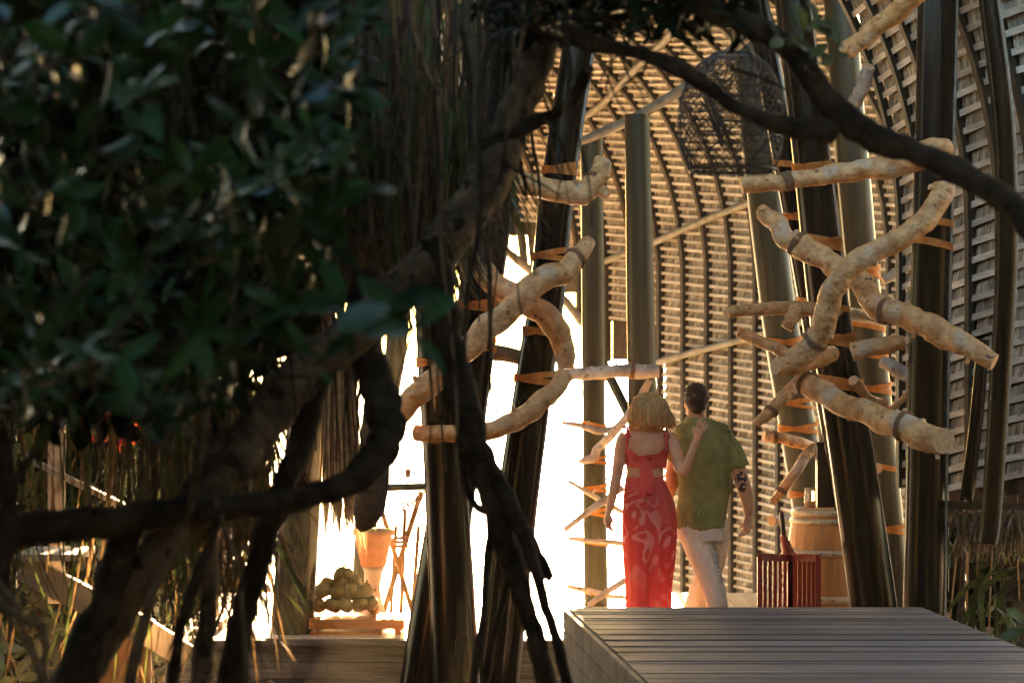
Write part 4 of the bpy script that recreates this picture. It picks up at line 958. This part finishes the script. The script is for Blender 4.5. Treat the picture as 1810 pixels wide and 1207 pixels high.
DW = 16.45
wm = thing('person', 'blonde woman in coral red printed top and long skirt walking away, arm round the man', 'person', (P(1146,0,DW).x, DW, 0))
b = MB()
rings(b, [(1147,748,13,0.05),(1146,757,22,0.06),(1145,764,38,0.072),(1143,775,41,0.085),(1142,795,38,0.095),(1140,818,34,0.092),(1139,838,32,0.088),(1142,860,37,0.098),(1146,885,43,0.11),(1147,915,44,0.115)], DW)
T(b, [(1147,770,26,DW),(1148,750,24,DW),(1149,728,24,DW-0.01)])
b.ball(P(1149,720,DW-0.02), (px(20,DW),0.095,px(27,DW)), 0, 18, 12)
b.ball(P(1149,724,DW+0.085), (0.012,0.02,0.02)); 
for x in (1130,1168): b.ball(P(x,722,DW), (0.01,0.02,0.03))
T(b, [(1108,768,24,DW),(1100,782,26,DW),(1095,810,23,DW),(1090,842,20,DW-0.01),(1086,862,19,DW-0.02),(1081,885,16,DW-0.03),(1077,903,12,DW-0.04)])
hand(b, P(1076,906,DW-0.04), Vector((-0.08,0.05,-1)), Vector((0.5,0.9,0)), Vector((-1,0.2,0)), 0.88, 0.55)
T(b, [(1180,770,25,DW),(1188,784,26,DW-0.02),(1196,805,24,DW-0.07),(1205,832,21,DW-0.14),(1213,826,19,DW-0.16),(1222,803,16,DW-0.17),(1231,780,12,DW-0.165)])
hand(b, P(1232,778,DW-0.17), Vector((0.34,0.10,1)), Vector((-1,0,0.3)), Vector((0,-1,0.05)), 0.95, 0.12)
for s_ in (-1, 1):
    T(b, [(1147+s_*18,905,34,DW),(1147+s_*15,970,26,DW+0.02*s_),(1147+s_*14,1020,22,DW+0.04*s_),(1147+s_*14,1065,20,DW+0.05*s_),(1147+s_*16,1108,18,DW+0.12*s_),(1147+s_*16,1120,20,DW+0.14*s_)])
    b.ball(P(1147+s_*16,1118,DW+0.17*s_+0.03), (0.035,0.11,0.028))
remeshed(b, 'body', M['skin'], wm, 0.0042, 4)
# skirt
def cloth_loft(rs, d, seg, folds, amp, z_amp=None, ph=0.0, slit=0.55):
    b = MB(); vs = []; n = len(rs)
    for i, (x, y, r, ry) in enumerate(rs):
        tt = i/(n-1)
        for k in range(seg):
            a = 2*math.pi*k/seg; f = 1 + amp*(0.25+tt)*(math.sin(folds*a+ph+2.2*noise.noise(Vector((tt*2, 0, ph)))) * 0.6 + 0.5*math.sin((folds*2+1)*a - ph + tt*2)) 
            if slit and tt > 0.35:
                da = (a - 1.5*math.pi); f -= slit*(tt-0.35)*math.exp(-(da/0.16)**2)*1.2
            vs.append(P(x, y, d) + Vector((px(r,d)*math.cos(a)*(1+(f-1)*0.5), ry*math.sin(a)*f, 0)))
    fs = [(i*seg+k, (i+1)*seg+k, (i+1)*seg+(k+1)%seg, i*seg+(k+1)%seg) for i in range(n-1) for k in range(seg)]
    b.add(vs, fs, 0, True); return b
sk = spline([(1139,842,33.5,0.093),(1142,862,39,0.105),(1146,888,45.5,0.12),(1148,920,48,0.128),(1148,950,48,0.132),(1148,990,46,0.14),(1147,1030,42,0.145),(1147,1070,41,0.155),(1147,1112,41.5,0.165)], 6)
cloth_loft(sk, DW, 96, 7, 0.05, slit=0.55).build('skirt', M['coral'], wm)
# top: band round the chest, dipping in the middle of the back
b = MB(); vs = []; seg = 60
def tors(y):
    tab = [(764,38,0.072),(775,41,0.085),(795,38,0.095),(818,34,0.092),(838,32,0.088)]
    for (a, r0, q0), (c, r1, q1) in zip(tab, tab[1:]):
        if y <= c: t2 = (y-a)/(c-a); return r0+(r1-r0)*t2, q0+(q1-q0)*t2
    return tab[-1][1:]
for row in range(5):
    for k in range(seg):
        a = 2*math.pi*k/seg; back = max(0, -math.sin(a))
        yt = 786 + 20*back**2.0 + 2*math.sin(9*a); yb = 825 - 2*math.cos(7*a); y = yt + (yb-yt)*row/4; r, q = tors(y)
        vs.append(P(1142,y,DW) + Vector(((px(r,DW)+0.009)*math.cos(a), (q+0.010+0.004*math.sin(14*a+row))*math.sin(a), 0)))
b.add(vs, [(i*seg+k, (i+1)*seg+k, (i+1)*seg+(k+1)%seg, i*seg+(k+1)%seg) for i in range(4) for k in range(seg)], 0, True)
b.build('top', M['coral'], wm)
for (xa, xb) in ((1109,1107),(1178,1178)):
    b = MB(); dd = DW-0.085
    sp = [P(*q) for q in spline([(xa,756,DW+0.0),(xa-1,762,DW-0.055),(xa,776,dd+0.0),(xb,798,dd-0.0)],5)]
    b.tube(sp, 0.008, 7); c = P(xa,757,DW-0.02)
    for s_ in (-1,1):
        b.ball(c+Vector((s_*0.018,0,0.008)), (0.02,0.009,0.011), 0, 8, 5)
        b.bar(c, c+Vector((s_*0.02,-0.05,-0.06)), 0.012, 0.003)
    b.build('shoulder_strap', M['coral'], wm)
def ribbon(b, pts, d):      # (x,y,w,depth)
    sp = spline(pts, 6); vs = []
    for i,(x,y,w_,d) in enumerate(sp):
        o_ = 0.006*math.sin(i*0.9)
        vs += [P(x-w_/2,y,d+o_), P(x,y,d-0.008-o_), P(x+w_/2,y,d+o_)]
    b.add(vs, [f for i in range(len(sp)-1) for f in ((3*i,3*i+1,3*i+4,3*i+3),(3*i+1,3*i+2,3*i+5,3*i+4))], 0, True)
b = MB(); dd = DW-0.108
ribbon(b, [(1139,808,8,dd),(1137,822,13,dd-.006),(1138,845,13,dd-.012),(1136,870,12,dd-.03),(1134,888,9,dd-.032)], dd); ribbon(b, [(1140,808,8,dd),(1146,826,14,dd-.002),(1149,850,15,dd-.006),(1148,872,12,dd-.022)], dd)
ribbon(b, [(1141,810,6,dd),(1152,803,14,dd-.012),(1165,806,14,dd+.01)], dd); ribbon(b, [(1139,810,6,dd),(1130,806,12,dd-.01),(1122,808,10,dd+.006)], dd)
b.ball(P(1140,809,dd-.008), (0.018,0.014,0.018)); b.build('bow', M['coral'], wm)
# blonde bob
b = MB()
hs = [(1147,692,3,0.01),(1147,695,14,0.05),(1147,702,25,0.085),(1148,712,31,0.108),(1148,724,34,0.12),(1149,736,36,0.122),(1150,745,36,0.118),(1151,752,33,0.11)]
b2 = spline(hs, 4); b.loft([(P(x,0,DW).x, DW-0.015+0.0, P(0,y,DW).z, px(r,DW), ry) for x,y,r,ry in reversed(b2)], 40)
for i, v in enumerate(b.v):
    v = Vector(v); g = 1+0.05*noise.noise(Vector((v.x*40, v.y*40, v.z*3))); c = Vector((P(1149,0,DW).x, DW-0.015, v.z)); b.v[i] = tuple(c+(v-c)*g)
random.seed(14)
for i in range(520):
    a = random.uniform(0, 2*math.pi)
    if 0.25*math.pi < a < 0.75*math.pi: continue
    k = random.uniform(0.97, 1.05); en_ = random.gauss(0, 5); fl = random.uniform(0,7) + (5 if math.cos(a) > 0.3 else 0); ps = []
    for j in range(7):
        t2 = j/6; y = 695+ (752+en_-695)*t2
        rr = [r for r in b2 if r[1] <= y]; r = rr[-1] if rr else b2[0]
        aa = a + 0.06*math.sin(t2*3+i)
        ps.append(P(r[0], y, DW) + Vector((px(r[2]*k + fl*t2**4,DW)*math.cos(aa), -0.015 + r[3]*k*math.sin(aa), 0)))
    b.tube(ps, [0.0022]*6+[0.0008], 4)
b.build('hair', M['blonde'], wm)

DM = 16.62
mn = thing('person', 'dark haired man in olive short sleeved shirt and cream trousers walking away from the viewer', 'person', (P(1245,0,DM).x, DM, 0))
sk2 = M['skin'].copy(); sk2.name = 'tattooed_skin'; t_ = sk2.node_tree; N = t_.nodes; L = t_.links; bs = N['Principled BSDF']
src = bs.inputs['Base Color'].links[0].from_socket; tc = N.new('ShaderNodeNewGeometry')
mix = None; acc = None
for (c, r) in ((P(1309,843,DM-0.03),0.032),(P(1313,862,DM-0.03),0.022)):
    vd = N.new('ShaderNodeVectorMath'); vd.operation = 'DISTANCE'; L.new(tc.outputs['Position'], vd.inputs[0]); vd.inputs[1].default_value = tuple(c + Vector((0,-0.03,0)))
    lt = N.new('ShaderNodeMath'); lt.operation = 'LESS_THAN'; L.new(vd.outputs['Value'], lt.inputs[0]); lt.inputs[1].default_value = r+0.012
    if acc is None: acc = lt.outputs[0]
    else:
        ad = N.new('ShaderNodeMath'); ad.operation = 'MAXIMUM'; L.new(acc, ad.inputs[0]); L.new(lt.outputs[0], ad.inputs[1]); acc = ad.outputs[0]
nz = N.new('ShaderNodeTexNoise'); nz.inputs['Scale'].default_value = 38; L.new(tc.outputs['Position'], nz.inputs['Vector'])
g2 = N.new('ShaderNodeMath'); g2.operation = 'GREATER_THAN'; L.new(nz.outputs['Fac'], g2.inputs[0]); g2.inputs[1].default_value = 0.47
m2 = N.new('ShaderNodeMath'); m2.operation = 'MULTIPLY'; L.new(acc, m2.inputs[0]); L.new(g2.outputs[0], m2.inputs[1])
mm = N.new('ShaderNodeMixRGB'); L.new(m2.outputs[0], mm.inputs[0]); L.new(src, mm.inputs[1]); mm.inputs[2].default_value = (0.05,0.025,0.02,1); L.new(mm.outputs[0], bs.inputs['Base Color'])
b = MB()
rings(b, [(1232,742,16,0.05),(1236,752,24,0.06),(1242,764,38,0.07),(1246,785,40,0.085),(1244,830,35,0.085),(1243,880,32,0.08),(1243,930,34,0.085)], DM)
T(b, [(1236,760,36,DM),(1232,745,33,DM),(1230,722,32,DM)])
b.ball(P(1229,706,DM), (px(20,DM),0.098,px(28,DM)), 0, 20, 14); b.ball(P(1214,713,DM+0.075), (0.014,0.016,0.02)); b.ball(P(1225,724,DM+0.045), (0.055,0.05,0.04))
b.ball(P(1211,715,DM-0.005), (0.008,0.02,0.03)); b.ball(P(1250,713,DM-0.0), (0.008,0.02,0.03))
T(b, [(1276,780,24,DM),(1291,797,25,DM),(1303,822,28,DM),(1310,846,27,DM-.01),(1315,862,26,DM-.01),(1321,885,22,DM+.01),(1323,908,16,DM+.03)])
hand(b, P(1323,912,DM+.03), Vector((-0.05,0.12,-1)), Vector((-0.5,0.9,0)), Vector((1,0.3,0)), 1.05, 0.7)
T(b, [(1212,782,24,DM),(1198,805,26,DM+.02),(1190,835,28,DM+.03),(1187,858,24,DM+.05),(1180,878,18,DM+.10),(1168,884,15,DM+.12)])
hand(b, P(1164,885,DM+.12), Vector((-1,0.05,0)), Vector((0,0.3,1)), Vector((0,1,0)), 0.95, 0.4)
for (a,c,e,d0,d1) in ((1222,1256,1270,-.05,-.12),(1262,1250,1226,.1,.28)):
    T(b, [(a*.8+1242*.2,920,26,DM),((a+c)/2,965,22,DM+d0*.5),(c,1000,20,DM+d0),(e*.6+c*.4,1040,22,DM+d1*.8),(e,1075,20,DM+d1),(e,1112,16,DM+d1)]); b.ball(P(e,1116,DM+d1+.05), (.04,.12,.03))
remeshed(b, 'body', sk2, mn, 0.0045, 4)
b = MB()
rings(b, [(1232,741,19,0.07),(1237,750,36,0.085),(1243,760,49,0.10),(1246,776,51,0.12),(1246,805,51,0.135),(1245,840,47,0.133),(1243,880,44,0.13),(1242,905,43,0.135),(1242,931,42.5,0.14)], DM, 36)
T(b, [(1272,774,36,DM),(1289,788,36,DM),(1300,808,37,DM),(1305,826,40,DM-.005)], 20); T(b, [(1212,774,40,DM),(1200,795,39,DM+.01),(1193,815,38,DM+.02)], 20)
def shirt_fold(co):
    x = co.x; z_ = co.z
    return 0.020*noise.noise(Vector((x*13+z_*5, co.y*4, z_*2.2))) + 0.007*noise.noise(Vector((x*26+z_*14, co.y*8, z_*6))) + (0.008*math.sin(x*46+z_*7)*min(1,(1.05-z_)*4) if z_ < 1.05 else 0.0) + 0.006
remeshed(b, 'shirt', M['shirt'], mn, 0.0075, 8, shirt_fold)
b = MB()
for (r, hh, yy) in ((21,1,746),):
    vs = []; sg = 28
    for k in range(sg+1):
        a = 2*math.pi*k/sg; rr = px(20.5,DM); c = P(1232.5,741+1.5*math.cos(a),DM)
        vs += [c+Vector((rr*math.cos(a), rr*1.05*math.sin(a), 0.012)), c+Vector((rr*1.28*math.cos(a), rr*1.3*math.sin(a), -0.034))]
    b.add(vs, [(2*k,2*k+1,2*k+3,2*k+2) for k in range(sg)], 0, True)
b.build('collar', M['shirt'], mn)
b = MB()
rings(b, [(1242,915,42,0.125),(1242,940,43,0.13),(1242,955,40,0.125)], DM)
T(b, [(1223,930,50,DM),(1234,965,48,DM-.03),(1248,1000,42,DM-.06),(1261,1040,38,DM-.10),(1268,1075,37,DM-.12),(1270,1108,38,DM-.12)], 20)
T(b, [(1262,930,50,DM+.01),(1264,965,46,DM+.06),(1254,1005,42,DM+.14),(1238,1045,38,DM+.22),(1229,1080,36,DM+.28),(1226,1106,36,DM+.28)], 20)
remeshed(b, 'trousers', M['trouser'], mn, 0.0075, 9, lambda c: 0.010*noise.noise(Vector((c.x*22+c.z*7, c.y*6, c.z*3)))+0.004*noise.noise(Vector((c.x*50+c.z*14, c.y*10, c.z*9)))+0.009)
b = MB(); b.ball(P(1231,702,DM-0.012), (px(23,DM),0.108,px(25,DM)), 0, 24, 16)
b.v = [v for v in b.v]
for i, v in enumerate(b.v):
    v = Vector(v); c = P(1231,702,DM-.012); g = 1+0.10*noise.noise(v*45)
    b.v[i] = tuple(c+(v-c)*g)
b.ball(P(1232,716,DM-0.05), (px(18,DM),0.06,px(15,DM)), 0, 16, 10)
random.seed(17)
for i in range(420):
    dr = rdir(0.2)
    if dr.y > 0.45 or dr.z < -0.5: continue
    p = P(1231,702,DM-.012)+Vector((dr.x*px(22.5,DM), dr.y*.106, dr.z*px(25,DM))); q = p + (dr*0.25+rdir()*0.9)*0.011
    b.tube([p, p.lerp(q,.5)+rdir()*.003, q], [.0035,.003,.0012], 4)
b.build('hair', M['brownhair'], mn)

# seated person in the distance, left
DS = 20.2
ps_ = thing('person', 'seated person in pale cap and beige shirt, glimpsed far off at left', 'person', tuple(P(425,1200,DS)))
b = MB(); b.ball(P(398,1003,DS), (px(15,DS),.09,px(19,DS)), 0, 14, 10); T(b, [(402,1030,22,DS),(400,1012,20,DS)])
T(b, [(385,1060,22,DS-.1),(380,1110,20,DS-.15),(410,1120,16,DS+.2)]); T(b, [(470,1045,26,DS),(478,1090,22,DS),(460,1120,16,DS+.2)])
hand(b, P(410,1120,DS+.2), Vector((0.6,1,0)), Vector((1,-.5,0)), Vector((0,0,1)), 1, .4); hand(b, P(458,1120,DS+.2), Vector((-0.6,1,0)), Vector((-1,-.5,0)), Vector((0,0,1)), 1, .4)
rings(b, [(415,1022,14,.06),(428,1035,36,.1),(430,1080,40,.12),(430,1150,42,.13)], DS)
T(b, [(415,1150,34,DS),(412,1160,32,DS+.4),(412,1240,24,DS+.45)]); T(b, [(446,1150,34,DS),(448,1160,32,DS+.4),(448,1240,24,DS+.45)])
remeshed(b, 'body', M['skin'], ps_, .012, 3)
b = MB(); rings(b, [(414,1017,16,.07),(425,1024,36,.11),(430,1045,44,.13),(430,1095,43,.14),(430,1158,45,.15)], DS, 28); T(b, [(392,1040,26,DS-.02),(386,1065,28,DS-.1)]); T(b, [(462,1036,28,DS),(474,1065,28,DS)])
remeshed(b, 'shirt', M['beige'], ps_, .012, 3)
b = MB(); b.ball(P(398,994,DS), (px(16.5,DS),.1,px(12,DS)), 0, 16, 10); b.ball(P(398,999,DS+.1), (px(13,DS),.07,px(1.5,DS))); b.build('cap', M['palewood'], ps_)

# ------------------------------------------------------------------ thin warm volume added in place of lens glare
b = MB(); b.box((0, 20, 3.2), (60, 66, 10.6)); hz = b.build('glare_haze', [])
hm = bpy.data.materials.new('glare_haze'); hm.use_nodes = True; hn = hm.node_tree; hn.nodes.remove(hn.nodes['Principled BSDF'])
pv = hn.nodes.new('ShaderNodeVolumePrincipled'); pv.inputs['Color'].default_value = (1.0, 0.86, 0.62, 1); pv.inputs['Density'].default_value = 0.0006; pv.inputs['Anisotropy'].default_value = 0.6
hn.links.new(pv.outputs[0], hn.nodes['Material Output'].inputs['Volume']); hz.data.materials.clear(); hz.data.materials.append(hm); hz['kind'] = 'stuff'
